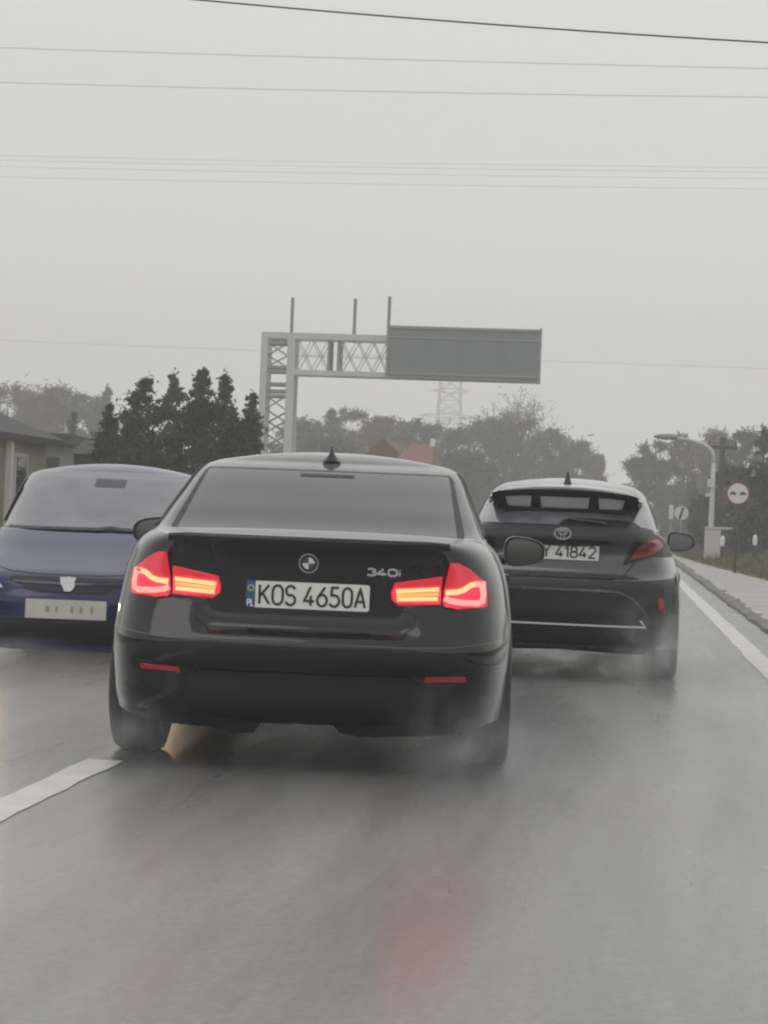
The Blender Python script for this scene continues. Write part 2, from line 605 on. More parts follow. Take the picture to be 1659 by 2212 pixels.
def cut_arches(o, wheels, r, depth, half):
    """wheel arches taken out of a body with real holes"""
    dg = None
    cutters = []
    for y, z in wheels:
        for sx in (-1, 1):
            mb = MB()
            a, b = sx * (half + 0.2), sx * (half - depth)
            ring = [(y + r * math.cos(t), z + r * math.sin(t)) for t in np.linspace(0, 2 * math.pi, 49)[:-1]]
            mb.prism(ring, 'x', min(a, b), max(a, b))
            c = mb.build('arch_cutter', [])
            cutters.append(c)
            md = o.modifiers.new('cut', 'BOOLEAN')
            md.operation = 'DIFFERENCE'
            md.solver = 'EXACT'
            md.object = c
    dg = bpy.context.evaluated_depsgraph_get()
    me = bpy.data.meshes.new_from_object(o.evaluated_get(dg))
    o.modifiers.clear()
    old = o.data
    o.data = me
    bpy.data.meshes.remove(old)
    for c in cutters:
        d = c.data
        bpy.data.objects.remove(c)
        bpy.data.meshes.remove(d)
    me.polygons.foreach_set('use_smooth', [True] * len(me.polygons))
    try:
        me.set_sharp_from_angle(angle=math.radians(50))
    except Exception:
        pass


def crossings(poly, v):
    xs = []
    n = len(poly)
    for i in range(n):
        (u0, v0), (u1, v1) = poly[i], poly[(i + 1) % n]
        if (v0 <= v < v1) or (v1 <= v < v0):
            xs.append(u0 + (v - v0) / (v1 - v0) * (u1 - u0))
    return (min(xs), max(xs)) if xs else None


def patch(mb, poly, fn, th=0.012, off=0.006, nv=14, nu=26, along='v', mi=0):
    """a panel with the given outline laid on a body surface; fn(u, v, off) -> xyz"""
    if along == 'u':
        poly = [(b, a) for a, b in poly]
        g = lambda u, v, o: fn(v, u, o)
    else:
        g = fn
    vs = [p[1] for p in poly]
    lo, hi = min(vs), max(vs)
    e = (hi - lo) * 1e-4
    lev = sorted(set([lo + e, hi - e] + [min(max(v, lo + e), hi - e) for v in vs] + list(np.linspace(lo + e, hi - e, nv))))
    lev = [l for i, l in enumerate(lev) if i == 0 or l - lev[i - 1] > e * .5]
    P, Q = [], []
    for v in lev:
        c = crossings(poly, v)
        if c is None: continue
        row = [(c[0] + (c[1] - c[0]) * j / nu, v) for j in range(nu + 1)]
        P.append([g(u, vv, off) for u, vv in row])
        Q.append([g(u, vv, off - th) for u, vv in row])
    mb.grid(P, mi)
    # rim
    r, c = len(P), len(P[0])
    idx = [(0, j) for j in range(c)] + [(i, c - 1) for i in range(1, r)] + [(r - 1, j) for j in range(c - 2, -1, -1)] + [(i, 0) for i in range(r - 2, 0, -1)]
    ring1 = [P[i][j] for i, j in idx]
    ring2 = [Q[i][j] for i, j in idx]
    mb.grid([ring1, ring2], mi, wrap=True)
    return mb


def ribbon(mb, pts, w, fn, th=0.008, off=0.010, closed=False, mi=0, step=0.03):
    """a raised band of width w along a polyline on a surface"""
    P = [Vector(p) for p in pts]
    if closed: P.append(P[0])
    Q = []
    for a, b in zip(P[:-1], P[1:]):
        n = max(1, int((b - a).length / step))
        Q += [a + (b - a) * i / n for i in range(n)]
    Q.append(P[-1])
    if closed: Q.pop()
    k = len(Q)
    rows = [[], [], [], []]
    for i, p in enumerate(Q):
        a = Q[i - 1] if (closed or i > 0) else p
        b = Q[(i + 1) % k] if (closed or i < k - 1) else p
        t = (b - a).normalized()
        d0 = (p - a).normalized() if (p - a).length > 1e-9 else t
        cosh = max(0.6, t.dot(d0))
        nn = Vector((-t.y, t.x)) * (w / 2 / cosh)
        l, r = p + nn, p - nn
        rows[0].append(fn(l.x, l.y, off - th)); rows[1].append(fn(l.x, l.y, off))
        rows[2].append(fn(r.x, r.y, off)); rows[3].append(fn(r.x, r.y, off - th))
    if closed:
        mb.grid(rows, mi, wrap=True)
    else:
        mb.grid(rows, mi)
        n0 = len(mb.v) - 4 * k
        for j in (0, k - 1):
            mb.f.append((n0 + j, n0 + k + j, n0 + 2 * k + j, n0 + 3 * k + j))
            mb.m.append(mi)
    return mb


def rear_fn(sh, x0=0, z0=0, k=1.0):
    return lambda u, v, o: (x0 + u * k, sh.rear(x0 + u * k, z0 + v * k) - o, z0 + v * k)


def side_fn(sh, sx):
    return lambda u, v, o: (sx * (sh.side(u, v) + o), u, v)


def flat_fn(x0, y0, z0, k=1.0, tilt=0.0):
    """upright plane facing the viewer, leaning back by tilt"""
    c, s = math.cos(tilt), math.sin(tilt)
    return lambda u, v, o: (x0 + u * k, y0 + v * k * s - o * c, z0 + v * k * c + o * s)


def mirx(poly):
    return [(-x, z) for x, z in poly]


def arc(cx, cz, rx, rz, a0, a1, n=12):
    return [(cx + rx * math.cos(RAD(a0 + (a1 - a0) * i / n)), cz + rz * math.sin(RAD(a0 + (a1 - a0) * i / n))) for i in range(n + 1)]


# single-stroke plate characters in a box one unit high
GLYPH = {
    'K': ([[(0, 0), (0, 1)], [(.52, 1), (.03, .42)], [(.17, .58), (.55, 0)]], .55),
    'O': ([arc(.28, .68, .28, .32, 180, 0) + arc(.28, .32, .28, .32, 0, -180) + [(0, .68)]], .56),
    '0': ([arc(.25, .7, .25, .30, 180, 0) + arc(.25, .3, .25, .30, 0, -180) + [(0, .7)]], .50),
    'S': ([arc(.26, .74, .25, .26, 20, 250) + arc(.25, .26, .27, .27, 75, -160)], .52),
    '4': ([[(.36, 0), (.36, .52)], [(.34, 1), (0, .24), (.54, .24)]], .54),
    '6': ([[(.42, 1)] + arc(.27, .30, .27, .30, 155, -205, 22)], .54),
    '5': ([[(.46, 1), (.08, 1), (.06, .56)] + arc(.22, .30, .28, .30, 115, -150, 16)], .52),
    'A': ([[(0, 0), (.28, 1), (.56, 0)], [(.09, .3), (.47, .3)]], .56),
    'T': ([[(0, 1), (.52, 1)], [(.26, 1), (.26, 0)]], .52),
    'Y': ([[(0, 1), (.26, .5), (.52, 1)], [(.26, .5), (.26, 0)]], .52),
    '1': ([[(.0, .78), (.2, 1), (.2, 0)]], .24),
    '8': ([arc(.26, .75, .22, .25, 0, 360, 18), arc(.26, .27, .26, .27, 0, 360, 18)], .52),
    '2': ([arc(.26, .72, .25, .28, 165, -25, 12) + [(.0, .0), (.52, 0)]], .52),
    '3': ([arc(.24, .74, .24, .26, 150, -80, 12), arc(.24, .27, .27, .27, 80, -150, 12)], .5),
    'i': ([[(.05, 0), (.05, .66)], [(.05, .86), (.05, .98)]], .1),
    'P': ([[(0, 0), (0, 1)], [(0, 1), (.25, 1)] + arc(.27, .75, .23, .25, 90, -90) + [(0, .5)]], .5),
    'R': ([[(0, 0), (0, 1)], [(0, 1), (.25, 1)] + arc(.27, .75, .23, .25, 90, -90) + [(0, .5)], [(.25, .5), (.52, 0)]], .52),
    'L': ([[(0, 1), (0, 0), (.45, 0)]], .45),
}


def lettering(mb, txt, h, width, stroke, fn, off, th, skew=0.0, kx=1.0):
    adv, g = 0, 0.17
    L = []
    for ch in txt:
        if ch == ' ':
            adv += .30
            continue
        L.append((ch, adv))
        adv += GLYPH[ch][1] * kx + g
    adv -= g
    sx = width / (adv * h)
    for ch, a in L:
        for st in GLYPH[ch][0]:
            ribbon(mb, [((a + x * kx) * h * sx - width / 2 + (y - .5) * h * skew, (y - .5) * h) for x, y in st], stroke, fn, th, off, step=h * .12)
    return mb


def lathe(mb, prof, axis_x0, y, z, n=40, mi=0):
    """prof: list of (x, r) around a wheel's axle"""
    rows = [[(axis_x0 + x, y + r * math.cos(t), z + r * math.sin(t)) for t in np.linspace(0, 2 * math.pi, n + 1)[:-1]] for x, r in prof]
    mb.grid(rows, mi, wrap=True)
    return mb


def wheel(parent, x, y, r, width, sx):
    t = MB()
    w = width / 2
    prof = [(-w * .78, r * .62), (-w * .95, r * .72), (-w, r * .86), (-w * .93, r * .95), (-w * .72, r * .995)]
    for g in (-.45, 0, .45):                                   # three tread grooves
        prof += [(g * w - .008, r), (g * w - .006, r - .008), (g * w + .006, r - .008), (g * w + .008, r)]
    prof += [(w * .72, r * .995), (w * .93, r * .95), (w, r * .86), (w * .95, r * .72), (w * .78, r * .62)]
    lathe(t, prof, 0, 0, 0)
    wh = bpy.data.objects.new('wheel', t.mesh('wheel'))
    wh.data.materials.append(M['tyre'])
    wh.data.polygons.foreach_set('use_smooth', [True] * len(wh.data.polygons))
    COL.objects.link(wh)
    wh.parent = parent
    wh.location = (x, y, r - .004)
    rim = MB()
    o = sx * w * .55
    lathe(rim, [(-w * .8, r * .63), (-w * .6, r * .60), (w * .6, r * .60), (w * .8, r * .63)], 0, 0, 0)
    for k in range(10):
        a = 2 * math.pi * k / 10
        rim.tube([(o, .05 * math.cos(a), .05 * math.sin(a)), (o + sx * .02, r * .6 * math.cos(a), r * .6 * math.sin(a))], [.018, .014], 6)
    lathe(rim, [(o - .03, .001), (o - .03, .06), (o + sx * .03, .055), (o + sx * .035, .001)], 0, 0, 0, 16)
    rim.build('rim', M['rim'], wh, True, sharp=40)
    # brake and hub block behind the spokes
    hub = MB()
    lathe(hub, [(-w * .5, .001), (-w * .5, r * .5), (-w * .3, r * .5), (-w * .3, .001)], 0, 0, 0, 24)
    hub.build('brake_disc', M['galv_dark'], wh)
    return wh


def side_mirror(parent, name, root, sx, shell_mat, w=.21, h=.145, d=.13):
    """a door mirror whose glass faces -y (back along the car)"""
    mb = MB()
    rows = []
    n = 28
    for j, (k, y) in enumerate([(1.0, 0), (1.03, .02), (.98, .06), (.80, .105), (.45, .13), (.05, .138)]):
        row = []
        for i in range(n):
            t = 2 * math.pi * i / n
            cx = abs(math.cos(t)) ** .62 * (1 if math.cos(t) > 0 else -1)
            cz = abs(math.sin(t)) ** .72 * (1 if math.sin(t) > 0 else -1)
            x = cx * w / 2 * k * (1.0 if cx * sx > 0 else 1.0)
            z = cz * h / 2 * k * (1 - .20 * sx * cx)
            row.append((x, y * d / .13, z))
        rows.append(row)
    rows.insert(0, [(p[0] * .88, .006, p[2] * .86) for p in rows[0]])
    mb.grid(rows, wrap=True)
    c = Vector((sx * w * .5, 0, 0))
    mb.tube([Vector((-sx * w * .95, .07, -h * .35)), Vector((-sx * w * .3, .07, -h * .28))], [.035, .03], 8)
    o = mb.build(name, shell_mat, parent, True, sharp=60)
    o.location = root
    rm = MB()
    rm.grid([[(p[0] * k, y, p[2] * k) for p in rows[1]] for k, y in ((1.015, .012), (1.0, -.004), (.86, -.002), (.85, .010))], wrap=True)
    rm.build('mirror_rim', M['black_trim'], o, True, sharp=40)
    g = MB()
    r0 = [(p[0] * 1.0, .004, p[2] * 1.0) for p in rows[0]]
    g.add(r0 + [(0, .004, 0)], [(i, (i + 1) % n, n) for i in range(n)])
    g.build('mirror_glass', M['mirror'], o)
    return o


# ------------------------------------------------------------------ the black saloon in front
def build_saloon():
    car = thing('saloon_car', 'black four door saloon ahead with glowing red tail lights and plate KOS 4650A', 'car', (-1.29, 8.05, 0), RAD(5.0))
    def rec(x, z):
        mid = 1 - sstep(.40, .50, abs(x))
        lid = .036 * mid * min(1, max(0, (.965 - z) / .31)) * sstep(.588, .632, z)
        corner = .040 * (1 - mid) * min(1, max(0, (z - .585) / .16)) * (1 - .5 * sstep(.78, .98, z))
        return lid + corner
    body = Shell(.24, 1.0,
                 [(.24, .08), (.32, .05), (.44, .030), (.50, .005), (.565, .0), (.585, .008), (.62, .022), (.70, .036), (.80, .044), (.90, .048), (.955, .044), (.985, .032), (1.0, .038)],
                 [(.24, 4.48), (.5, 4.58), (.7, 4.55), (.9, 4.45), (1.0, 4.40)],
                 [(.24, .885), (.35, .90), (.5, .907), (.62, .905), (.75, .89), (.82, .875), (.88, .853), (.93, .828), (.97, .792), (1.0, .735)],
                 2.2, 9, 5.5, .05, rec)
    zt = interp([(0, 1.0), (.1, 1.003), (.5, 1.025), (1.0, 1.03), (2.9, .99), (3.3, .97), (3.9, .86), (4.4, .72), (4.6, .66)])
    b = link('body', body.mesh('body', ztop=zt, crown=.015, spine=(.7, 3.6)), M['black_paint'], car)
    cut_arches(b, [(.80, .33), (3.60, .33)], .365, .34, .905)
    gh = Shell(.93, 1.368,
               [(.93, .25), (1.0, .40), (1.03, .56), (1.15, .86), (1.31, 1.26), (1.345, 1.38), (1.368, 1.52)],
               [(.93, 3.4), (1.0, 3.25), (1.2, 2.72), (1.34, 2.35), (1.368, 2.2)],
               [(.93, .80), (1.0, .782), (1.08, .752), (1.2, .703), (1.31, .654), (1.345, .625), (1.368, .58)],
               1.9, 14, 7.0, .07)
    link('roof', gh.mesh('roof', nz=26, n=220, crown=.06, spine=(1.85, 1.95), bottom=True), M['black_paint'], car, True)
    R, G = rear_fn(body), rear_fn(gh)
    # rear window with its black surround
    rw = MB()
    patch(rw, [(-.655, 1.022), (.655, 1.022), (.665, 1.045), (.605, 1.305), (.585, 1.325), (-.585, 1.325), (-.605, 1.305), (-.665, 1.045)], G, .012, .016, 18, 40)
    f = rw.build('window_surround', M['black_trim'], car, True, sharp=50)
    rw = MB()
    patch(rw, [(-.632, 1.03), (.632, 1.03), (.585, 1.312), (.57, 1.318), (-.57, 1.318), (-.585, 1.312)], G, .006, .021, 18, 40)
    rw.build('rear_window', M['glass'], f, True, sharp=50)
    bl = MB()
    patch(bl, [(-.13, 1.292), (.13, 1.292), (.13, 1.306), (-.13, 1.306)], G, .006, .026, 4, 10)
    bl.build('high_brake_light', M['black_trim'], f, True, sharp=50)
    # windscreen, side windows
    ws = MB()
    rows = []
    for i in range(11):
        z = 1.03 + i * .029
        rows.append([(gh.w(z) * u * .86, gh.yc + (gh.yf(z) - gh.yc) * (1 - abs(u * .86) ** gh.p) ** (1 / gh.q) + .012, z) for u in np.linspace(-1, 1, 25)])
    ws.grid(rows)
    ws.build('windscreen', M['glass'], car, True)
    for sx in (-1, 1):
        sd = MB()
        patch(sd, [(.98, 1.045), (1.78, 1.04), (1.78, 1.325), (1.50, 1.318), (1.25, 1.21)], side_fn(gh, sx), .006, .006, 10, 14)
        sd.build('side_window', M['glass'], car, True, sharp=50)
        sd = MB()
        patch(sd, [(1.86, 1.04), (2.95, 1.03), (2.55, 1.24), (2.2, 1.325), (1.86, 1.325)], side_fn(gh, sx), .006, .006, 10, 14)
        sd.build('side_window', M['glass'], car, True, sharp=50)
        tr = MB()
        ribbon(tr, [(.85, 1.035), (1.2, 1.205), (1.5, 1.332), (2.2, 1.338), (2.62, 1.235), (3.0, 1.03)], .014, side_fn(gh, sx), .012, .009)
        tr.build('window_trim', M['chrome'] if False else M['black_trim'], car, True)
        for yy in (1.18, 2.08, 3.12):
            ribbon(MB(), [(yy, .42), (yy, .98)], .008, side_fn(body, sx), .004, .001).build('door_seam', M['black_trim'], car)
        for yy in (1.3, 2.25):
            h = MB()
            ribbon(h, [(yy, .84), (yy + .2, .84)], .028, side_fn(body, sx), .03, .028)
            h.build('door_handle', M['black_paint'], car, True, sharp=40)
    # boot lid: lip, edge seam, recessed face already in the body
    lid = MB()
    ribbon(lid, [(-.60, .986), (-.565, .935), (-.352, .862), (-.35, .74), (-.475, .70), (-.468, .66), (-.40, .604), (.40, .604), (.468, .66), (.475, .70), (.35, .74), (.352, .862), (.565, .935), (.60, .986)], .010, R, .004, .0015)
    lid.build('boot_seam', M['black_trim'], car)
    lip = MB()
    rows = []
    for x in np.linspace(-.60, .60, 41):
        y0 = body.rear(x, .985)
        e = .55 + .45 * (1 - sstep(.5, .6, abs(x)))
        rows.append([(x, y0 + .10, 1.001), (x, y0 + .03, 1.004 + .012 * e), (x, y0 - .012 * e, 1.006 + .010 * e), (x, y0 - .016 * e, .997 + .004 * e), (x, y0 - .002, .968)])
    lip.grid(rows)
    lip.build('boot_lip', M['black_paint'], car, True)
    # bumper: bulging lower panel with a shaped bottom edge
    bp = MB()
    xs = [-.868, -.76, -.60, -.40, -.30, -.205, -.170, .135, .160, .24, .33, .62, .76, .868]
    zs = [.27, .225, .200, .190, .168, .172, .222, .222, .190, .176, .176, .195, .225, .27]
    top = [(.868, .605), (.76, .592), (.60, .575), (.45, .570), (.0, .572), (-.45, .570), (-.60, .575), (-.76, .592), (-.868, .605)]
    bfn = lambda u, v, o: (u, body.rear(u, max(v, .24)) - o + .06 * sstep(.30, .17, v), v)
    patch(bp, list(zip(xs, zs)) + top, bfn, .05, .016, 60, 26, along='u')
    bmp = bp.build('rear_bumper', M['black_paint'], car, True, sharp=35)
    df = MB()
    patch(df, [(-.44, .44), (-.50, .40), (-.46, .235), (-.20, .225), (.20, .225), (.46, .235), (.50, .40), (.44, .44)], bfn, .02, .027, 12, 40)
    df.build('diffuser', M['black_trim'], bmp, True, sharp=35)
    for sx in (-1, 1):
        rc = MB()
        patch(rc, [(sx * x, z) for x, z in [(.46, .418), (.70, .425), (.735, .455), (.72, .475), (.47, .462)]], bfn, .015, .020, 6, 16)
        rc.build('reflector_recess', M['black_trim'], bmp, True, sharp=35)
        rf = MB()
        patch(rf, [(sx * x, z) for x, z in [(.515, .424), (.688, .432), (.690, .456), (.52, .450)]], bfn, .012, .026, 4, 12)
        rf.build('reflector', M['reflector'], bmp, True, sharp=35)
        ex = MB()
        cx = sx * .56
        lathe_pts = [[(cx + r * math.cos(t), y, .225 + r * math.sin(t)) for t in np.linspace(0, 2 * math.pi, 25)[:-1]] for y, r in [(.40, .034), (.16, .034), (.15, .032), (.16, .029), (.38, .028)]]
        ex.grid(lathe_pts, wrap=True)
        ex.build('exhaust_tip', M['galv_dark'], car, True, sharp=40)
        rod = MB().tube([(cx, .35, .225), (cx, 1.2, .23), (cx * .4, 2.2, .22)], .03, 8)
        rod.build('exhaust_pipe', M['black_trim'], car, True)
    # plate with blue band, badge and model script
    py = body.rear(0, .77) - .018
    PF = flat_fn(.010, py, .768, 1.0, .03)
    pl = MB()
    patch(pl, [(-.268, -.064), (.268, -.064), (.268, .064), (-.268, .064)], PF, .02, .0, 3, 3)
    frame = pl.build('licence_plate', M['black_trim'], car)
    pl = MB()
    pl_o = [(-.222, -.056)] + [(.248, -.056)] + arc(.248, -.046, .012, .010, -90, 0, 4) + arc(.248, .046, .012, .010, 0, 90, 4) + [(-.222, .056)]
    patch(pl, pl_o, PF, .004, .003, 4, 4)
    pl.build('plate_face', M['plate_white'], frame)
    pl = MB()
    patch(pl, [(-.260, -.056), (-.2225, -.056), (-.2225, .056), (-.260, .056)], PF, .004, .003, 3, 3)
    pl.build('plate_band', M['plate_blue'], frame)
    ch = MB()
    lettering(ch, 'KOS 4650A', .080, .446, .0105, (lambda u, v, o: PF(u + .019, v, o)), .0055, .0025, kx=.92)
    ch.build('plate_lettering', M['plate_ink'], frame)
    ch = MB()
    lettering(ch, 'PL', .026, .026, .005, (lambda u, v, o: PF(u - .241, v - .036, o)), .0055, .0025)
    ch.build('country_code', M['plate_white'], frame)
    st = MB()
    for k in range(12):
        a = 2 * math.pi * k / 12
        patch(st, [(-.241 + .012 * math.cos(a) - .0025, .026 + .012 * math.sin(a) - .0025), (-.241 + .012 * math.cos(a) + .0025, .026 + .012 * math.sin(a) - .0025),
                   (-.241 + .012 * math.cos(a) + .0025, .026 + .012 * math.sin(a) + .0025), (-.241 + .012 * math.cos(a) - .0025, .026 + .012 * math.sin(a) + .0025)], PF, .002, .0045, 2, 1)
    st.build('plate_stars', mat('plate stars', (.6, .5, .05), .5), frame)
    EF = lambda u, v, o: (.008 + u, body.rear(.008, .906) + v * -.25 - .004 - o, .906 + v)
    em = MB()
    patch(em, arc(0, 0, .041, .041, 0, 345, 23), EF, .01, .006, 16, 8)
    emb = em.build('emblem', M['sign_black'], car)
    em = MB()
    ribbon(em, arc(0, 0, .0395, .0395, 0, 345, 23), .0045, EF, .004, .009, closed=True, step=.01)
    em.build('emblem_ring', M['silver'], emb)
    for k in range(4):
        em = MB()
        sec = [(0, 0)] + arc(0, 0, .0255, .0255, 90 * k, 90 * k + 90, 8)
        patch(em, sec, EF, .003, .009, 10, 4)
        em.build('emblem_quarter', M['paint_white'] if k in (0, 2) else M['emblem_blue'], emb)
    ms = MB()
    lettering(ms, '340i', .028, .140, .0085, rear_fn(body, .326, .880), .008, .006, kx=1.35)
    ms.build('model_script', M['silver'], car)
    # tail lights
    outer = [(.603, .928), (.640, .930), (.690, .905), (.757, .850), (.772, .752), (.755, .742), (.64, .734), (.580, .748), (.582, .82), (.594, .88)]
    inner = [(.374, .838), (.574, .872), (.570, .752), (.395, .742), (.362, .768), (.360, .80)]
    for sx in (-1, 1):
        m_ = (lambda P: [(sx * x, z) for x, z in P])
        tl = MB()
        patch(tl, m_(outer), R, .02, .014, 16, 14)
        patch(tl, m_(inner), R, .02, .014, 10, 14)
        lamp = tl.build('tail_light', M['lens_lit'], car, True, sharp=45)
        gl = MB()
        patch(gl, m_([(.590, .742), (.752, .746), (.766, .80), (.754, .852), (.700, .856), (.650, .825), (.590, .820)]), R, .01, .0185, 12, 12)
        gl.build('lens_glow', M['lens_glow'], lamp, True, sharp=45)
        gl = MB()
        patch(gl, m_([(.372, .762), (.396, .752), (.567, .760), (.567, .832), (.376, .818), (.366, .795)]), R, .01, .0180, 10, 12)
        gl.build('lens_glow', M['lens_glow'], lamp, True, sharp=45)
        s1 = MB()
        ribbon(s1, m_([(.380, .803), (.562, .817)]), .017, R, .01, .022)
        ribbon(s1, m_([(.386, .769), (.557, .777)]), .017, R, .01, .022)
        s1.build('light_bar', M['bar_hot'], lamp, True, sharp=40)
        s1 = MB()
        ribbon(s1, m_([(.383, .786), (.560, .797)]), .014, R, .01, .019)
        s1.build('light_strip', M['bar_orange'], lamp, True, sharp=40)
        s2 = MB()
        ribbon(s2, m_([(.590, .804), (.640, .808), (.668, .818), (.695, .838), (.715, .842)]), .022, R, .01, .022)
        s2.build('light_bar', M['bar_hot'], lamp, True, sharp=40)
        s2 = MB()
        ribbon(s2, m_([(.713, .843), (.745, .842), (.752, .80), (.748, .770), (.73, .762), (.65, .764), (.605, .772), (.586, .782)]), .024, R, .01, .0225)
        s2.build('light_hook', M['bar_pink'], lamp, True, sharp=40)
    # fin aerial, mirrors, wheels, wiper free
    fin = MB()
    rows = []
    for t, (w_, y0, y1) in [(0, (.045, -.10, .11)), (.2, (.032, -.085, .08)), (.5, (.014, -.06, .03)), (.85, (.007, -.045, -.01)), (1, (.003, -.04, -.022))]:
        z = t * .075
        rows.append([(w_ * math.cos(a), (y0 + y1) / 2 + (y1 - y0) / 2 * math.sin(a), z) for a in np.linspace(0, 2 * math.pi, 17)[:-1]])
    fin.grid(rows, wrap=True)
    fo = fin.build('roof_aerial', M['black_trim'], car, True)
    fo.location = (0, 1.50, 1.372)
    side_mirror(car, 'side_mirror', (-1.05, 2.70, .975), -1, M['black_paint'], .24, .160)
    side_mirror(car, 'side_mirror', (1.02, 2.72, .945), 1, M['black_paint'], .225, .155)
    for y in (.80, 3.60):
        for sx in (-1, 1):
            wheel(car, sx * .785, y, .328, .225, sx)
    un = MB()
    un.box((-.45, .35, .25), (.45, 4.2, .30))
    un.tube([(-.75, .80, .31), (.75, .80, .31)], .05, 10)
    un.box((-.40, .28, .20), (-.05, .70, .29))
    un.build('underbody', M['black_trim'], car)
    return car


# ------------------------------------------------------------------ dark grey crossover on the right
def build_crossover():
    car = thing('crossover_car', 'dark grey crossover in the right lane with slotted black roof spoiler', 'car', (-.38, 13.6, 0), 0)
    body = Shell(.24, 1.08,
                 [(.24, .10), (.32, .04), (.42, .015), (.5, .0), (.65, .0), (.715, .015), (.75, .075), (.80, .105), (.90, .11), (.965, .085), (1.0, .05), (1.04, .06), (1.08, .10)],
                 [(.24, 4.25), (.5, 4.34), (.8, 4.3), (1.08, 4.1)],
                 [(.24, .845), (.40, .855), (.55, .858), (.70, .850), (.78, .842), (.86, .822), (.95, .785), (1.03, .735), (1.08, .69)],
                 2.1, 6, 4.5, .05)
    zt = interp([(0, 1.08), (.2, 1.08), (1.0, 1.06), (3.0, 1.03), (3.5, .98), (4.2, .82), (4.4, .78)])
    b = link('body', body.mesh('body', ztop=zt, crown=.01, spine=(.7, 3.4)), M['grey_paint'], car)
    cut_arches(b, [(.82, .34), (3.46, .34)], .375, .34, .86)
    gh = Shell(1.06, 1.395,
               [(1.06, .10), (1.10, .15), (1.20, .33), (1.31, .52), (1.37, .66), (1.395, .78)],
               [(1.06, 3.3), (1.25, 2.7), (1.37, 2.2), (1.395, 2.05)],
               [(1.06, .70), (1.15, .665), (1.28, .607), (1.35, .562), (1.395, .50)],
               1.7, 5, 4, .07)
    link('roof', gh.mesh('roof', nz=22, n=200, crown=.058, spine=(1.6, 1.8)), M['grey_paint'], car, True)
    R, G = rear_fn(body), rear_fn(gh)
    rw = MB()
    patch(rw, [(-.60, 1.095), (.60, 1.095), (.585, 1.20), (.50, 1.335), (-.50, 1.335), (-.585, 1.20)], G, .01, .014, 14, 34)
    rwo = rw.build('rear_window', M['windscreen'], car, True, sharp=50)
    wp = MB()
    patch(wp, [(-.05, 1.085), (.56, 1.085), (.50, 1.128), (.40, 1.142), (.10, 1.150), (.0, 1.135)], G, .02, .03, 6, 20)
    wp.tube([(.30, .12, 1.115), (.03, .17, 1.14)], .012, 6)
    wp.build('rear_wiper', M['black_trim'], rwo, True, sharp=40)
    # roof spoiler: body coloured top, dark slotted frame hanging from its trailing edge
    sp = MB()
    rows = []
    for x in np.linspace(-.545, .545, 31):
        a = abs(x) / .545
        zt_ = 1.385 - .055 * a ** 2.2 - .045 * sstep(.8, 1, a)
        y1 = .17 + .20 * a ** 3
        rows.append([(x, .95 - .1 * a, zt_ + .012), (x, .6, zt_ + .002), (x, .35, zt_ - .012), (x, y1, zt_ - .030), (x, y1 - .008, zt_ - .042), (x, y1 + .02, zt_ - .056), (x, .6, zt_ - .05)])
    sp.grid(rows)
    spo = sp.build('spoiler', M['grey_paint'], car, True, sharp=60)
    F = lambda u, v, o: (u, .175 + .25 * abs(u) ** 3 + (1.34 - v) * .85 - o, v)
    fr = MB()
    top = [(-.515, 1.283), (-.46, 1.300), (-.25, 1.318), (0, 1.324), (.25, 1.318), (.46, 1.300), (.515, 1.283)]
    bot = [(.515, 1.283), (.46, 1.235), (.405, 1.200), (.2, 1.197), (-.2, 1.197), (-.405, 1.200), (-.46, 1.235), (-.515, 1.283)]
    ribbon(fr, top, .042, F, .05, .012)
    ribbon(fr, bot, .034, F, .05, .011)
    for x0, x1 in ((-.455, -.425), (-.215, -.195), (.215, .195), (.455, .425)):
        ribbon(fr, [(x0, 1.302), (x1, 1.205)], .048, F, .05, .010)
    fr.build('spoiler_frame', M['black_trim'], spo, True, sharp=40)
    for xa, xb in ((-.425, -.235), (-.175, .175), (.235, .425)):  # added panels: the window's sky reflection painted behind the slots
        pn = MB()
        patch(pn, [(xa + .01, 1.212), (xb - .01, 1.212), (xb, 1.292), (xa, 1.292)], F, .004, -.004, 4, 10)
        pn.build('spoiler_sky_reflection', M['spoiler_sky'], spo, True, sharp=40)
    # black strip under the window, lid with plate, emblem
    st = MB()
    patch(st, [(-.62, .995), (.62, .995), (.66, 1.03), (.625, 1.085), (-.625, 1.085), (-.66, 1.03)], R, .012, .010, 6, 30)
    st.build('boot_strip', M['black_trim'], car, True, sharp=40)
    ld = MB()
    ribbon(ld, [(-.60, .99), (-.50, .84), (-.44, .76), (-.35, .728), (.35, .728), (.44, .76), (.50, .84), (.60, .99)], .010, R, .004, .0015)
    ld.build('boot_seam', M['black_trim'], car)
    hl = MB()
    patch(hl, [(-.36, .968), (.36, .968), (.33, .99), (-.33, .99)], R, .015, .012, 4, 12)
    hl.build('boot_handle', M['black_trim'], car, True, sharp=40)
    PF = flat_fn(-.0, body.rear(0, .90) - .012, .908, 1, .02)
    pl = MB()
    patch(pl, [(-.262, -.060), (.262, -.060), (.262, .060), (-.262, .060)], PF, .02, 0, 3, 3)
    fr_ = pl.build('licence_plate', M['black_trim'], car)
    pl = MB()
    patch(pl, [(-.222, -.056), (.256, -.056), (.256, .056), (-.222, .056)], PF, .004, .003, 3, 3)
    pl.build('plate_face', M['plate_white'], fr_)
    pl = MB()
    patch(pl, [(-.258, -.056), (-.2225, -.056), (-.2225, .056), (-.258, .056)], PF, .004, .003, 3, 3)
    pl.build('plate_band', M['plate_blue'], fr_)
    ch = MB()
    lettering(ch, 'RY 41842', .076, .43, .012, (lambda u, v, o: PF(u + .018, v, o)), .0055, .0025)
    ch.build('plate_lettering', M['plate_ink'], fr_)
    em = MB()
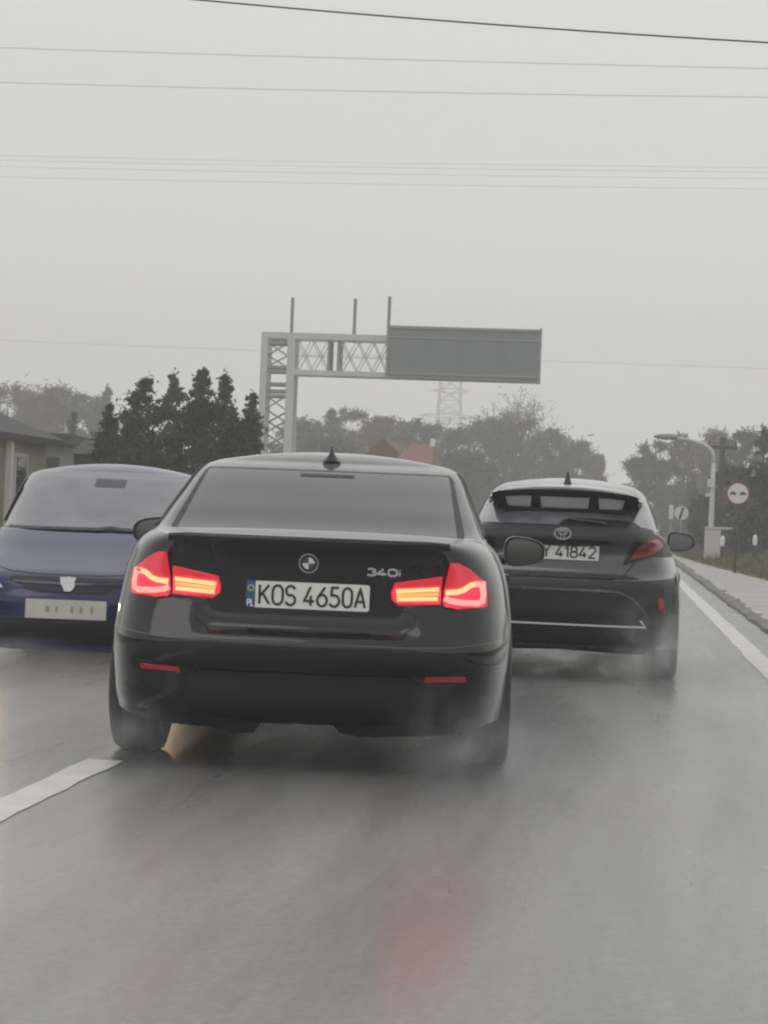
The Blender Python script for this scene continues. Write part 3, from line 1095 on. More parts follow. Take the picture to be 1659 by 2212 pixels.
    EF = flat_fn(0, body.rear(0, 1.035) - .016, 1.035, 1, -.1)
    for pts, w_ in ((arc(0, 0, .056, .038, 0, 348, 29), .012), (arc(0, .010, .030, .016, 0, 348, 29), .008), (arc(0, -.006, .014, .030, 0, 348, 29), .008)):
        ribbon(em, pts, w_, EF, .01, .006, closed=True, step=.01)
    em.build('emblem', M['silver'], car, True, sharp=40)
    # angular unlit lamps
    lens = [(.47, .862), (.515, .945), (.56, .995), (.66, 1.022), (.712, .975), (.66, .93), (.60, .903)]
    hous = [(.425, .828), (.468, .925), (.525, 1.03), (.66, 1.055), (.725, 1.005), (.79, .895), (.76, .91), (.715, .955), (.62, .893), (.50, .850)]
    for sx in (-1, 1):
        h = MB()
        patch(h, [(sx * x, z) for x, z in hous], R, .02, .012, 18, 16)
        lamp = h.build('tail_light', M['black_trim'], car, True, sharp=45)
        l2 = MB()
        patch(l2, [(sx * x, z) for x, z in lens], R, .012, .024, 12, 12)
        l2.build('lamp_lens', M['lens_off'], lamp, True, sharp=45)
    # bumper
    bp = MB()
    bfn = lambda u, v, o: (u, body.rear(u, max(v, .24)) - o + .06 * sstep(.30, .17, v), v)
    xs = [-.82, -.72, -.58, -.4, 0, .4, .58, .72, .82]
    zs = [.36, .28, .205, .208, .222, .208, .205, .28, .36]
    patch(bp, list(zip(xs, zs)) + [(.82, .745), (.5, .722), (0, .715), (-.5, .722), (-.82, .745)], bfn, .05, .016, 50, 22, along='u')
    bmp = bp.build('rear_bumper', M['black_trim'], car, True, sharp=35)
    rc = MB()
    ribbon(rc, [(-.60, .49), (-.50, .60), (-.42, .638), (-.3, .648), (.3, .648), (.42, .638), (.50, .60), (.60, .49)], .018, bfn, .02, .030)
    rc.build('bumper_edge_highlight', M['grey_paint'], bmp, True, sharp=40)  # grey band paints the highlight along the bumper recess edge
    cs = MB()
    ribbon(cs, [(-.56, .452), (-.60, .402), (-.555, .404), (.555, .404), (.60, .402), (.56, .452)], .011, bfn, .02, .032)
    cs.build('chrome_strip', M['paint_white'], bmp, True, sharp=40)  # white in place of chrome: its bright reflection is in the colour
    for sx in (-1, 1):
        rf = MB()
        patch(rf, [(sx * x, z) for x, z in [(.675, .605), (.715, .605), (.735, .515), (.69, .520)]], bfn, .014, .024, 6, 5)
        rf.build('reflector', M['reflector'], bmp, True, sharp=40)
        sd = MB()
        patch(sd, [(.75, 1.09), (1.7, 1.08), (1.7, 1.33), (1.1, 1.31)], side_fn(gh, sx), .006, .006, 8, 14)
        sd.build('side_window', M['glass'], car, True, sharp=50)
        sd = MB()
        patch(sd, [(1.76, 1.08), (2.85, 1.075), (2.3, 1.29), (1.9, 1.34), (1.76, 1.34)], side_fn(gh, sx), .006, .006, 8, 14)
        sd.build('side_window', M['glass'], car, True, sharp=50)
        cl = MB()
        rows = []
        for t in np.linspace(.35, math.pi - .35, 17):
            for_r = []
            for rr in (.375, .435):
                yy, zz = .82 + rr * math.cos(t), .34 + rr * math.sin(t)
                for_r.append((sx * (body.side(yy, zz) + .014), yy, zz))
            rows.append(for_r)
        cl.grid(rows)
        cl.build('arch_cladding', M['black_trim'], car, True)
    fin = MB()
    rows = []
    for t, w_, y0, y1 in [(0, .030, -.08, .10), (.3, .022, -.07, .06), (.7, .014, -.05, .01), (1, .006, -.04, -.015)]:
        rows.append([(w_ * math.cos(a), (y0 + y1) / 2 + (y1 - y0) / 2 * math.sin(a), t * .085) for a in np.linspace(0, 2 * math.pi, 17)[:-1]])
    fin.grid(rows, wrap=True)
    fo = fin.build('roof_aerial', M['black_trim'], car, True)
    fo.location = (0, .80, 1.398)
    side_mirror(car, 'side_mirror', (-.90, 2.6, .985), -1, M['black_trim'], .22, .15)
    side_mirror(car, 'side_mirror', (.90, 2.6, .985), 1, M['black_trim'], .22, .15)
    for y in (.82, 3.46):
        for sx in (-1, 1):
            wheel(car, sx * .735, y, .34, .215, sx)
    un = MB()
    un.box((-.5, .4, .25), (.5, 4.0, .32))
    un.tube([(-.7, .82, .32), (.7, .82, .32)], .05, 10)
    un.build('underbody', M['black_trim'], car)
    return car


# ------------------------------------------------------------------ oncoming blue hatchback on the left
def build_hatchback():
    car = thing('hatchback_car', 'dark blue oncoming hatchback with grey rain wet windscreen and silver grille emblem', 'car', (-3.535, 12.3, 0), RAD(7))
    body = Shell(.14, .92,
                 [(.14, .10), (.24, .03), (.32, .0), (.46, .0), (.53, .02), (.60, .045), (.645, .12), (.70, .30), (.78, .56), (.86, .78), (.92, .95)],
                 [(.14, 3.7), (.5, 3.8), (.92, 3.7)],
                 [(.14, .76), (.30, .81), (.5, .826), (.7, .81), (.80, .785), (.92, .745)],
                 2.0, 4.2, 3.6, .06)
    b = link('body', body.mesh('body', nz=50, crown=.02, spine=(1.5, 3.0)), M['blue_paint'], car)
    cut_arches(b, [(.76, .29), (3.2, .29)], .325, .32, .826)
    gh = Shell(.90, 1.35,
               [(.90, .92), (.95, 1.02), (1.1, 1.30), (1.25, 1.56), (1.325, 1.72), (1.35, 1.86)],
               [(.90, 3.7), (1.1, 3.55), (1.35, 3.3)],
               [(.90, .765), (1.0, .75), (1.2, .70), (1.30, .66), (1.335, .63), (1.35, .59)],
               2.4, 4.5, 3.6, .10)
    link('roof', gh.mesh('roof', nz=22, n=200, crown=.07, spine=(2.3, 2.9)), M['blue_paint'], car, True)
    R, G = rear_fn(body), rear_fn(gh)
    w = MB()
    patch(w, [(-.70, .925), (.70, .925), (.695, .97), (.615, 1.30), (.585, 1.325), (-.585, 1.325), (-.615, 1.30), (-.695, .97)], G, .012, .016, 18, 36)
    wo = w.build('windscreen', M['windscreen'], car, True, sharp=50)
    wp = MB()
    ribbon(wp, [(-.62, .930), (-.2, .932), (.05, .935), (.13, .950), (.2, .938), (.62, .930)], .020, G, .02, .035)
    wp.build('windscreen_wiper', M['black_trim'], wo, True, sharp=40)
    im = MB()
    patch(im, [(-.11 + .04, 1.235), (.11 + .04, 1.235), (.11 + .04, 1.295), (-.11 + .04, 1.295)], G, .004, .020, 4, 6)
    im.build('interior_mirror', M['interior'], wo, True, sharp=40)
    for sx in (-1, 1):
        ribbon(MB(), [(sx * .42, .655), (sx * .60, .70), (sx * .66, .80), (sx * .685, .90)], .008, R, .004, .0015).build('bonnet_seam', M['black_trim'], car)
    ribbon(MB(), [(-.42, .655), (-.2, .640), (.2, .640), (.42, .655)], .008, R, .004, .0015).build('bonnet_seam', M['black_trim'], car)
    ribbon(MB(), [(-.80, .36), (-.60, .355), (.60, .355), (.80, .36)], .014, R, .006, .004).build('bumper_strip', M['black_trim'], car)
    # slim grille, lion badge, plate, lower intake
    gr = MB()
    patch(gr, [(-.40, .600), (-.30, .565), (-.22, .530), (.22, .530), (.30, .565), (.40, .600), (.38, .628), (-.38, .628)], R, .02, .008, 8, 30)
    go = gr.build('grille', M['black_trim'], car, True, sharp=40)
    bar = MB()
    ribbon(bar, [(-.36, .592), (0, .585), (.36, .592)], .016, R, .02, .016)
    bar.build('grille_bar', M['blue_paint'], go, True, sharp=40)
    EF = flat_fn(0, body.rear(0, .583) - .018, .583, 1.0, .2)
    em = MB()
    lion = [(-.052, .046), (-.042, .030), (-.020, .044), (.010, .050), (.030, .040), (.050, .046), (.054, .034), (.044, .020), (.048, -.010), (.034, -.040), (.016, -.050), (-.018, -.048), (-.030, -.022), (-.046, .004), (-.048, .026)]
    patch(em, lion, EF, .012, .008, 20, 10)
    em.build('emblem', M['silver'], go, True, sharp=40)
    PF = flat_fn(0, body.rear(0, .42) - .02, .420, 1, .05)
    pl = MB()
    patch(pl, [(-.262, -.062), (.262, -.062), (.262, .062), (-.262, .062)], PF, .02, 0, 3, 3)
    fr_ = pl.build('licence_plate', M['plate_dirty'], car)
    ch = MB()
    for x0, w_ in ((-.12, .03), (-.06, .018), (.04, .022), (.10, .02), (.17, .02)):
        patch(ch, arc(x0, 0, w_ * .5, .022, 0, 345, 15), PF, .003, .002, 6, 4)
    ch.build('plate_smudge', M['plate_dirty'] if False else M['plate_mark'], fr_)
    lo = MB()
    patch(lo, [(-.50, .20), (.50, .20), (.56, .34), (-.56, .34)], R, .02, .008, 6, 30)
    lo.build('lower_intake', M['black_trim'], car, True, sharp=40)
    for sx in (-1, 1):
        hl = MB()
        patch(hl, [(sx * x, z) for x, z in [(.43, .545), (.52, .53), (.66, .57), (.715, .65), (.68, .672), (.50, .615)]], R, .02, .012, 12, 12)
        h = hl.build('headlight', M['plate_white'], car, True, sharp=45)
        bl = MB()
        patch(bl, arc(sx * .55, .588, .034, .030, 0, 345, 15), R, .012, .020, 8, 8)
        bl.build('headlight_bulb', M['headlamp'], h, True, sharp=45)
        sd = MB()
        patch(sd, [(1.45, .96), (2.5, .96), (2.5, 1.30), (2.0, 1.29), (1.75, 1.21)], side_fn(gh, sx), .006, .006, 8, 14)
        sd.build('side_window', M['glass'], car, True, sharp=50)
        # oncoming: the mirror glass faces away from us, its shell faces us
        mo = side_mirror(car, 'side_mirror', (sx * .90, 1.42, .95), sx, M['blue_paint'], .19, .13)
        mo.rotation_euler = (0, 0, math.pi)
        for y in (.76, 3.2):
            wheel(car, sx * .715, y, .292, .185, sx)
    un = MB()
    un.box((-.45, .4, .22), (.45, 3.5, .30))
    un.tube([(-.68, .76, .28), (.68, .76, .28)], .04, 10)
    un.build('underbody', M['black_trim'], car)
    return car


build_saloon()
build_crossover()
build_hatchback()


# ------------------------------------------------------------------ gantry over the road
def build_gantry():
    Y = 68.0
    g = thing('sign_gantry', 'grey steel lattice cantilever gantry holding a blank sign panel over the road', 'gantry', (-12.1, Y, 0))
    X = lambda x: x + 12.1
    post = MB()
    for x0, x1 in ((-12.74, -12.50), (-11.80, -11.52)):
        for y0 in (-.45, .25):
            post.box((X(x0), y0, 0), (X(x1), y0 + .2, 7.32 - (.0 if x0 < -12 else .05)))
    post.build('post', M['galv'], g)
    lat = MB()
    xa, xb = X(-12.50), X(-11.80)
    z = .4
    k = 0
    while z < 4.6:
        lat.tube([(xa, -.35, z), (xb, -.35, z + .42)] if k % 2 == 0 else [(xb, -.35, z), (xa, -.35, z + .42)], .035, 6)
        lat.tube([(xa, .35, z), (xb, .35, z + .42)] if k % 2 else [(xb, .35, z), (xa, .35, z + .42)], .035, 6)
        z += .42
        k += 1
    for z in (5.08, 5.25, 5.50, 5.95, 6.10, 6.95, 7.12):
        lat.box((xa, -.42, z - .05), (xb, -.28, z + .05))
        lat.box((xa, .28, z - .05), (xb, .42, z + .05))
    for z0, z1 in ((4.6, 5.08), (6.1, 6.5), (6.5, 6.95)):
        lat.tube([(xa, -.35, z0), (xb, -.35, z1)], .03, 6)
        lat.tube([(xb, -.35, z0), (xa, -.35, z1)], .03, 6)
    lat.build('post_lattice', M['galv_dark'], g)
    beam = MB()
    for y0 in (-.45, .28):
        beam.box((X(-11.52), y0, 5.84), (X(-2.9), y0 + .17, 6.02))
        beam.box((X(-12.5), y0 - .003, 7.10), (X(-2.9), y0 + .173, 7.32))
    beam.build('beam', M['galv'], g)
    for x in (-10.32, -9.98, -8.25, -6.5, -4.7):
        MB().box((X(x) - .045, -.42, 6.02), (X(x) + .045, .42, 7.10)).build('beam_upright', M['galv_dark'], g)
    for xs in ((-11.5, -10.95, -10.37), (-9.93, -9.35, -8.80, -8.28)):
        for y0 in (-.36, .36):
            bl = MB()
            for i in range(len(xs) - 1):
                a, c = xs[i], xs[i + 1]
                bl.tube([(X(a), y0, 6.02), (X(c), y0, 7.10)], .019, 6)
                bl.tube([(X(a), y0, 7.10), (X(c), y0, 6.02)], .019, 6)
            bl.tube([(X(xs[0]), y0, 6.55), (X(xs[-1]), y0, 6.55)], .014, 6)
            bl.build('lattice_bay', M['galv'], g)
    sg = MB()
    sg.box((X(-8.20), -.66, 5.98), (X(-2.93), -.56, 7.62))
    so = sg.build('sign_panel', M['sign_back'], g)
    fr = MB()
    for z in (6.0, 7.60):
        fr.box((X(-8.24), -.70, z - .045), (X(-2.89), -.53, z + .045))
    for x in (-8.22, -2.91):
        fr.box((X(x) - .04, -.69, 5.90), (X(x) + .04, -.54, 7.70))
    fr.box((X(-8.20), -.69, 7.22), (X(-2.93), -.663, 7.27))
    fr.build('sign_frame', M['galv_dark'], so)
    for x in (-6.9, -5.57, -4.24):
        MB().box((X(x) - .02, -.675, 6.05), (X(x) + .02, -.661, 7.215)).build('panel_joint', M['sign_back'], so)
    for x, z in ((-11.69, 8.56), (-9.46, 8.58), (-8.22, 8.66)):
        MB().tube([(X(x), -.60 if x > -9 else -.36, 7.05), (X(x), -.60 if x > -9 else -.36, z)], .058, 8).build('upright_pole', M['galv_dark'], g)
    ft = MB()
    ft.prism([(-.95, -.8), (.95, -.8), (.95, .8), (-.95, .8)], 'z', -.2, .25)
    ft.build('footing', M['concrete'], g)


build_gantry()


# ------------------------------------------------------------------ pylon and cables
def build_pylon():
    base = at(962, 1110, 520)
    p = thing('lattice_pylon', 'faint lattice electricity pylon fading into the haze beyond the sign panel', 'pylon', (base.x, 520, 0))
    top = at(962, 815, 520).z
    mb = MB()
    hw = lambda z: 4.4 - 1.8 * min(1, z / top)
    n = 12
    for sx, sy in ((1, 1), (1, -1), (-1, 1), (-1, -1)):
        mb.tube([(sx * hw(0), sy * hw(0), 0), (sx * hw(top), sy * hw(top), top)], .20, 5)
    for i in range(n):
        z0, z1 = top * i / n, top * (i + 1) / n
        for f in (-1, 1):
            mb.tube([(-hw(z0), f * hw(z0), z0), (hw(z1), f * hw(z1), z1)], .12, 4)
            mb.tube([(hw(z0), f * hw(z0), z0), (-hw(z1), f * hw(z1), z1)], .12, 4)
            mb.tube([(f * hw(z0), -hw(z0), z0), (f * hw(z1), hw(z1), z1)], .12, 4)
        mb.tube([(-hw(z1), -hw(z1), z1), (hw(z1), -hw(z1), z1)], .12, 4)
    mb.build('tower', M['galv_dark'], p)
    for yy, half in ((845, 5.2), (900, 8.4)):
        a = MB()
        z = at(962, yy, 520).z
        a.tube([(-half, 0, z + .2), (0, 0, z + .8), (half, 0, z + .2)], .16, 5)
        a.tube([(-half, 0, z + .2), (0, 0, z - .6), (half, 0, z + .2)], .16, 5)
        a.build('cross_arm', M['galv_dark'], p)


build_pylon()


def cable(label, pts, Y, r, group='overhead cables'):
    P = [at(px, py, Y) for px, py in pts]
    a, c = P[0], P[-1]
    # carried on beyond both sides of the view along its own curve
    xs = np.array([p.x for p in P])
    zs = np.array([p.z for p in P])
    cf = np.polyfit(xs, zs, 2 if len(P) > 2 else 1)
    span = c.x - a.x
    d = np.polyder(cf)

    def zc(x):                                  # its own curve in view, its tangent further out
        q = min(max(x, a.x - span * .2), c.x + span * .2)
        return float(np.polyval(cf, q) + np.polyval(d, q) * (x - q))
    X = np.concatenate([[a.x - span * .2 - 60], np.linspace(a.x - span * .2, c.x + span * .2, 40), [c.x + span * .2 + 60]])
    mb = MB().tube([(x, Y, zc(x)) for x in X], r, 6)
    return tag(mb.build('overhead_cable', M['cable'], None, True), label, 'cable', group)


cable('thick dark cable crossing the top right corner of the sky', [(410, -2), (1000, 48), (1659, 92)], 24, .011)
cable('thin cable second from the top of the sky', [(0, 103), (830, 128), (1659, 148)], 62, .0075)
cable('thin cable third from the top, above the group of four faint ones', [(0, 178), (830, 198), (1659, 210)], 62, .0075)
for k, (l, y0) in enumerate((('topmost of the four faint cables running close together', 336), ('second of the four faint cables running close together', 346),
                             ('third of the four faint cables running close together', 360), ('lowest of the four faint cables running close together', 382))):
    cable(l, [(0, y0), (830, y0 + 16), (1659, y0 + 26)], 150, .011)
cable('very faint low cable passing behind the gantry sign panel', [(0, 735), (830, 768), (1659, 796)], 260, .02)


# ------------------------------------------------------------------ right-hand roadside
def round_face(g, name, z, r, m, y=-.02, th=.02, n=32):
    mb = MB()
    ring = [(r * math.cos(t), z + r * math.sin(t)) for t in np.linspace(0, 2 * math.pi, n + 1)[:-1]]
    mb.prism(ring, 'y', y, y + th)
    return mb.build(name, m, g)


def build_roadside():
    Y = 58
    b = at(1533, 1212, Y)
    bz = .12
    lamp = thing('street_lamp', 'pale street lamp with long curved arm reaching left over the road', 'street lamp', (b.x, Y, 0))
    top = at(1533, 1000, Y).z
    tip = at(1418, 941, Y)
    hi = at(1490, 945, Y)
    mb = MB()
    mb.tube([(0, 0, bz - .1), (0, 0, 1.2), (.0, 0, 2.4), (0, 0, top)], [.10, .085, .07, .06], 10)
    mb.build('post', M['galv'], lamp, True)
    mb = MB()
    pts = []
    for t in np.linspace(0, 1, 12):
        e = t
        x = (tip.x - b.x) * (1 - math.cos(e * math.pi / 2)) if e < 1 else tip.x - b.x
        pts.append(((tip.x - b.x) * (1 - math.cos(e * math.pi / 2)) ** 1.0, 0, top + (hi.z - top) * math.sin(e * math.pi / 2) ** .55))
    mb.tube(pts, [.055] * 6 + [.045] * 6, 8)
    mb.build('arm', M['galv'], lamp, True)
    mb = MB()
    tx = tip.x - b.x
    rows = []
    for x, w, h in ((tx + .62, .05, .05), (tx + .5, .11, .085), (tx + .2, .12, .09), (tx - .02, .08, .05), (tx - .08, .02, .02)):
        zc = hi.z + .0
        rows.append([(x, w * math.cos(t), zc + h * math.sin(t)) for t in np.linspace(0, 2 * math.pi, 13)[:-1]])
    mb.grid(rows, wrap=True)
    mb.build('lamp_head', M['galv_dark'], lamp, True)
    cz = at(1530, 1045, Y).z
    mb = MB()
    mb.box((-.16, -.12, cz - .10), (.05, .05, cz + .14))
    mb.build('junction_box', M['galv'], lamp)
    MB().box((-.20, -.06, cz - .38), (.03, .06, cz - .28)).build('clamp', M['galv'], lamp)

    # utility cabinet, pale, with an overhanging lid
    a, c = at(1520, 1225, 56), at(1557, 1140, 56)
    cab = thing('utility_cabinet', 'pale concrete utility cabinet at the foot of the street lamp', 'cabinet', ((a.x + c.x) / 2, 56, 0))
    w = (c.x - a.x) / 2
    mb = MB()
    mb.prism([(-w, -.18), (w, -.18), (w, .18), (-w, .18)], 'z', .05, c.z - .04)
    mb.box((-w * .8, -.19, .35), (w * .8, -.181, c.z - .14))
    mb.build('cabinet_box', M['concrete'], cab)
    mb = MB()
    mb.prism([(-w - .02, -.21), (w + .32, -.21), (w + .32, .21), (-w - .02, .21)], 'z', c.z - .04, c.z + .02)
    mb.build('cabinet_lid', M['concrete'], cab)

    # wooden pole behind the lamp
    p0, p1 = at(1551, 1215, 60), at(1553, 945, 60)
    pole = thing('utility_pole', 'dark wooden utility pole standing behind the street lamp', 'pole', (p0.x, 60, 0))
    MB().tube([(0, 0, 0), (.0, 0, p1.z)], [.11, .085], 10).build('pole_shaft', M['wood'], pole, True)
    mb = MB()
    mb.box((-.45, -.05, p1.z - .35), (.45, .05, p1.z - .25))
    for x in (-.4, 0, .4):
        mb.tube([(x, 0, p1.z - .25), (x, 0, p1.z - .12)], .03, 6)
    mb.build('cross_arm', M['wood'], pole)

    # no overtaking sign
    s = at(1594, 1066, 46)
    g = thing('road_sign', 'round no overtaking sign with faded red rim and two black cars', 'road sign', (s.x, 46, 0))
    MB().tube([(0, .03, 0), (0, .03, s.z + .1)], .025, 8).build('post', M['wood'], g, True)
    round_face(g, 'sign_rim', s.z, .285, M['sign_red'], -.02, .02)
    f = round_face(g, 'sign_face', s.z, .235, M['sign_white'], -.026, .006)
    for x0 in (-.115, .115):
        mb = MB()
        o = [(-.075, -.03), (.075, -.03), (.075, .015), (.045, .02), (.03, .045), (-.03, .045), (-.045, .02), (-.075, .015)]
        mb.prism([(x0 + u, s.z + v) for u, v in o], 'y', -.030, -.026)
        mb.prism([(x0 + u, s.z + v) for u, v in [(-.06, -.045), (-.035, -.045), (-.035, -.03), (-.06, -.03)]], 'y', -.030, -.026)
        mb.prism([(x0 + u, s.z + v) for u, v in [(.035, -.045), (.06, -.045), (.06, -.03), (.035, -.03)]], 'y', -.030, -.026)
        mb.build('car_symbol', M['sign_black'], f)

    # end of restriction sign
    s = at(1472, 1108, 70)
    g = thing('road_sign', 'round white sign with dark diagonal bar standing beyond the crossover mirror', 'road sign', (s.x, 70, 0))
    MB().tube([(0, .03, 0), (0, .03, s.z + .1)], .03, 8).build('post', M['galv_dark'], g, True)
    f = round_face(g, 'sign_face', s.z, .245, M['sign_white'])
    mb = MB()
    mb.prism([(-.10, s.z - .20), (-.02, s.z - .225), (.10, s.z + .18), (.02, s.z + .215)], 'y', -.028, -.02)
    mb.build('diagonal_bar', M['sign_black'], f)
    # plain pale marker boards beside it
    s = at(1450, 1106, 78)
    g = thing('marker_board', 'small pale upright board left of the white diagonal bar sign', 'marker', (s.x, 78, 0))
    MB().tube([(0, .03, 0), (0, .03, s.z - .2)], .025, 8).build('post', M['galv_dark'], g, True)
    MB().prism([(-.09, s.z - .28), (.09, s.z - .28), (.09, s.z + .25), (.05, s.z + .30), (-.05, s.z + .30), (-.09, s.z + .25)], 'y', -.02, .02).build('board', M['sign_white'], g)

    for px, py, lab in ((1561, 1168, 'white topped marker post just right of the utility cabinet'), (1631, 1166, 'white topped marker post under the no overtaking sign')):
        s = at(px, py, 54)
        g = thing('marker_post', lab, 'marker post', (s.x, 54, 0), group='marker posts on the verge')
        MB().prism([(-.05, -.03), (.05, -.03), (.05, .03), (-.05, .03)], 'z', 0, s.z - .15).build('post', M['wood'], g)
        hd = MB()
        hd.grid([[(r * math.cos(t), r * .7 * math.sin(t), z) for t in np.linspace(0, 2 * math.pi, 13)[:-1]] for r, z in ((.05, s.z - .15), (.06, s.z - .08), (.062, s.z + .04), (.05, s.z + .11), (.015, s.z + .14))], wrap=True)
        hd.build('post_cap', M['paint_white'], g, True)
    # tiny cross shaped fitting high up among the right hand trees
    s = at(1638, 1022, 62)
    g = thing('service_pole', 'slim pole with pale insulator bracket among the right hand trees', 'pole', (s.x, 62, 0))
    MB().tube([(0, 0, 0), (0, 0, s.z + .25)], .035, 8).build('pole_shaft', M['galv_dark'], g, True)
    mb = MB().box((-.27, -.05, s.z - .03), (.27, .05, s.z + .03))
    mb.tube([(-.16, -.05, s.z - .12), (-.16, -.05, s.z + .09)], .055, 8)
    mb.build('bracket', M['paint_white'], g)


build_roadside()


# ------------------------------------------------------------------ grass blades on the verge
def grass_blades(n=16000):
    y = nr.uniform(16, 80, n)
    x0 = np.interp(y, [p[1] for p in ex0], [p[0] for p in ex0])
    dx = nr.uniform(0, 1, n) ** 1.6 * 6
    x = x0 + dx
    z = np.interp(dx, [0, .02, .35, 1.6, 9], [.05, .085, .15, .20, .45])
    h = nr.uniform(.05, .20, n) * (1 + .6 * np.sin(x * 3.1) * np.sin(y * 1.3))
    a = nr.uniform(0, 6.28, n)
    w = nr.uniform(.012, .035, n)
    lx, ly = nr.normal(0, .05, n), nr.normal(0, .05, n)
    V = np.stack([np.stack([x - w * np.cos(a), y - w * np.sin(a), z - .02], 1), np.stack([x + w * np.cos(a), y + w * np.sin(a), z - .02], 1),
                  np.stack([x + lx, y + ly, z + h], 1)], 1).reshape(-1, 3)
    me = bpy.data.meshes.new('verge_grass')
    me.from_pydata(V.tolist(), [], np.arange(3 * n).reshape(-1, 3).tolist())
    o = link('verge_grass', me, leaf_mat('verge grass blades', (.07, .074, .03), (.17, .16, .075)))
    o['kind'] = 'stuff'


grass_blades()


# ------------------------------------------------------------------ houses
def build_houses():
    # cream house, its long wall along the road
    h = thing('bungalow', 'cream plastered bungalow with dark tiled roof at the left edge', 'house', (-12.75, 36, 0))
    L0, L1, D, ev, rg = -8.0, 6.2, 7.0, 2.55, 3.9
    w = MB()
    w.box((-D, L0, -.05), (0, L1, ev))
    w.add([(-D, L0 + .01, ev), (0, L0 + .01, ev), (-D / 2, L0 + .01, rg - .12)], [(0, 1, 2)])
    w.add([(-D, L1 - .01, ev), (0, L1 - .01, ev), (-D / 2, L1 - .01, rg - .12)], [(0, 1, 2)])
    w.build('wall', M['plaster'], h)
    r = MB()
    for sx in (0, 1):
        xe = .35 if sx else -D - .35
        ze = ev - .10
        r.add([(xe, L0 - .3, ze), (xe, L1 + .3, ze), (-D / 2, L1 + .3, rg), (-D / 2, L0 - .3, rg),
               (xe, L0 - .3, ze - .14), (xe, L1 + .3, ze - .14), (-D / 2, L1 + .3, rg - .12), (-D / 2, L0 - .3, rg - .12)],
              [(0, 1, 2, 3), (4, 7, 6, 5), (0, 4, 5, 1), (1, 5, 6, 2), (0, 3, 7, 4)])
    r.build('roof', M['roof_dark'], h)
    for y0, y1, z0, z1 in ((2.3, 2.75, .2, 2.1), (4.0, 4.7, .9, 2.0), (-1.2, .2, .9, 2.0)):
        f = MB().box((-.02, y0 - .08, z0 - .08), (.05, y1 + .08, z1 + .08)).build('window', M['paint_white'], h)
        MB().box((-.01, y0, z0), (.058, y1, z1)).build('pane', M['glass'], f)
    MB().box((.10, 3.1, -.05), (.22, 3.25, 2.3)).build('porch_post', M['paint_white'], h)
    # grey outbuilding further back
    a, c = at(102, 1000, 52), at(185, 945, 52)
    o = thing('outbuilding', 'low grey flat roofed outbuilding behind the blue hatchback', 'outbuilding', ((a.x + c.x) / 2, 52, 0))
    w = (c.x - a.x) / 2
    z = at(140, 965, 52).z
    mb = MB().box((-w, -2, -.05), (w, 3, z))
    mb.build('wall', M['plaster_grey'], o)
    mb = MB()
    mb.prism([(-2.3, z), (3.3, z), (3.3, z + .12), (-2.3, z + .28)], 'x', -w - .25, w + .25)
    mb.build('roof', M['roof_dark'], o)
    d = MB().box((w * .1, -2.04, 0), (w * .75, -1.99, z - .35)).build('door', M['wood'], o)
    a = at(230, 1000, 47)
    o = thing('wooden_shed', 'dark wooden shed standing between the outbuilding and the evergreens', 'shed', (a.x, 47, 0))
    z = at(215, 958, 47).z
    MB().box((-.55, -1, -.05), (.40, 1.5, z - .25)).build('wall', M['wood'], o)
    MB().prism([(-1.2, z - .30), (1.7, z - .30), (.25, z + .1)], 'x', -.62, .47).build('roof', M['roof_dark'], o)
    # red roofed house beyond the saloon's roof
    c = at(885, 1000, 88)
    hh = thing('red_roofed_house', 'distant house with red tiled roof and white chimney above the saloon', 'house', (c.x, 88, 0))
    x0, x1 = at(850, 1000, 88).x - c.x, at(942, 1000, 88).x - c.x
    ze, zr = at(900, 1012, 88).z, at(900, 957, 88).z
    MB().box((x0 + .15, -2, -.05), (x1 - .1, 4, ze)).build('wall', M['plaster'], hh)
    rf = MB()
    rf.add([(x0, -2.4, ze - .05), (x1, -2.4, ze - .05), (x1 - .15, 1, zr), (x0 + .75, 1, zr), (x0, 4.4, ze - .05), (x1, 4.4, ze - .05)],
           [(0, 1, 2, 3), (4, 3, 2, 5), (0, 3, 4), (1, 5, 2), (0, 4, 5, 1)])
    rfo = rf.build('roof', M['roof_red'], hh)
    t = at(937, 946, 88)
    MB().box((x1 - .38, .7, zr - .3), (x1 - .16, 1.0, t.z)).build('chimney', M['paint_white'], rfo)
    # dark gabled house left of it
    c = at(835, 1000, 94)
    hh = thing('gabled_house', 'distant dark gabled house left of the red roof', 'house', (c.x, 94, 0))
    zr, ze = at(833, 948, 94).z, at(833, 985, 94).z
    MB().box((-.75, -1, -.05), (.75, 5, ze)).build('wall', M['plaster_grey'], hh)
    MB().prism([(-1.0, ze - .1), (1.0, ze - .1), (-.05, zr)], 'y', -1.3, 5.3).build('roof', mat('brown roof tiles', (.12, .06, .055), .8), hh)


build_houses()


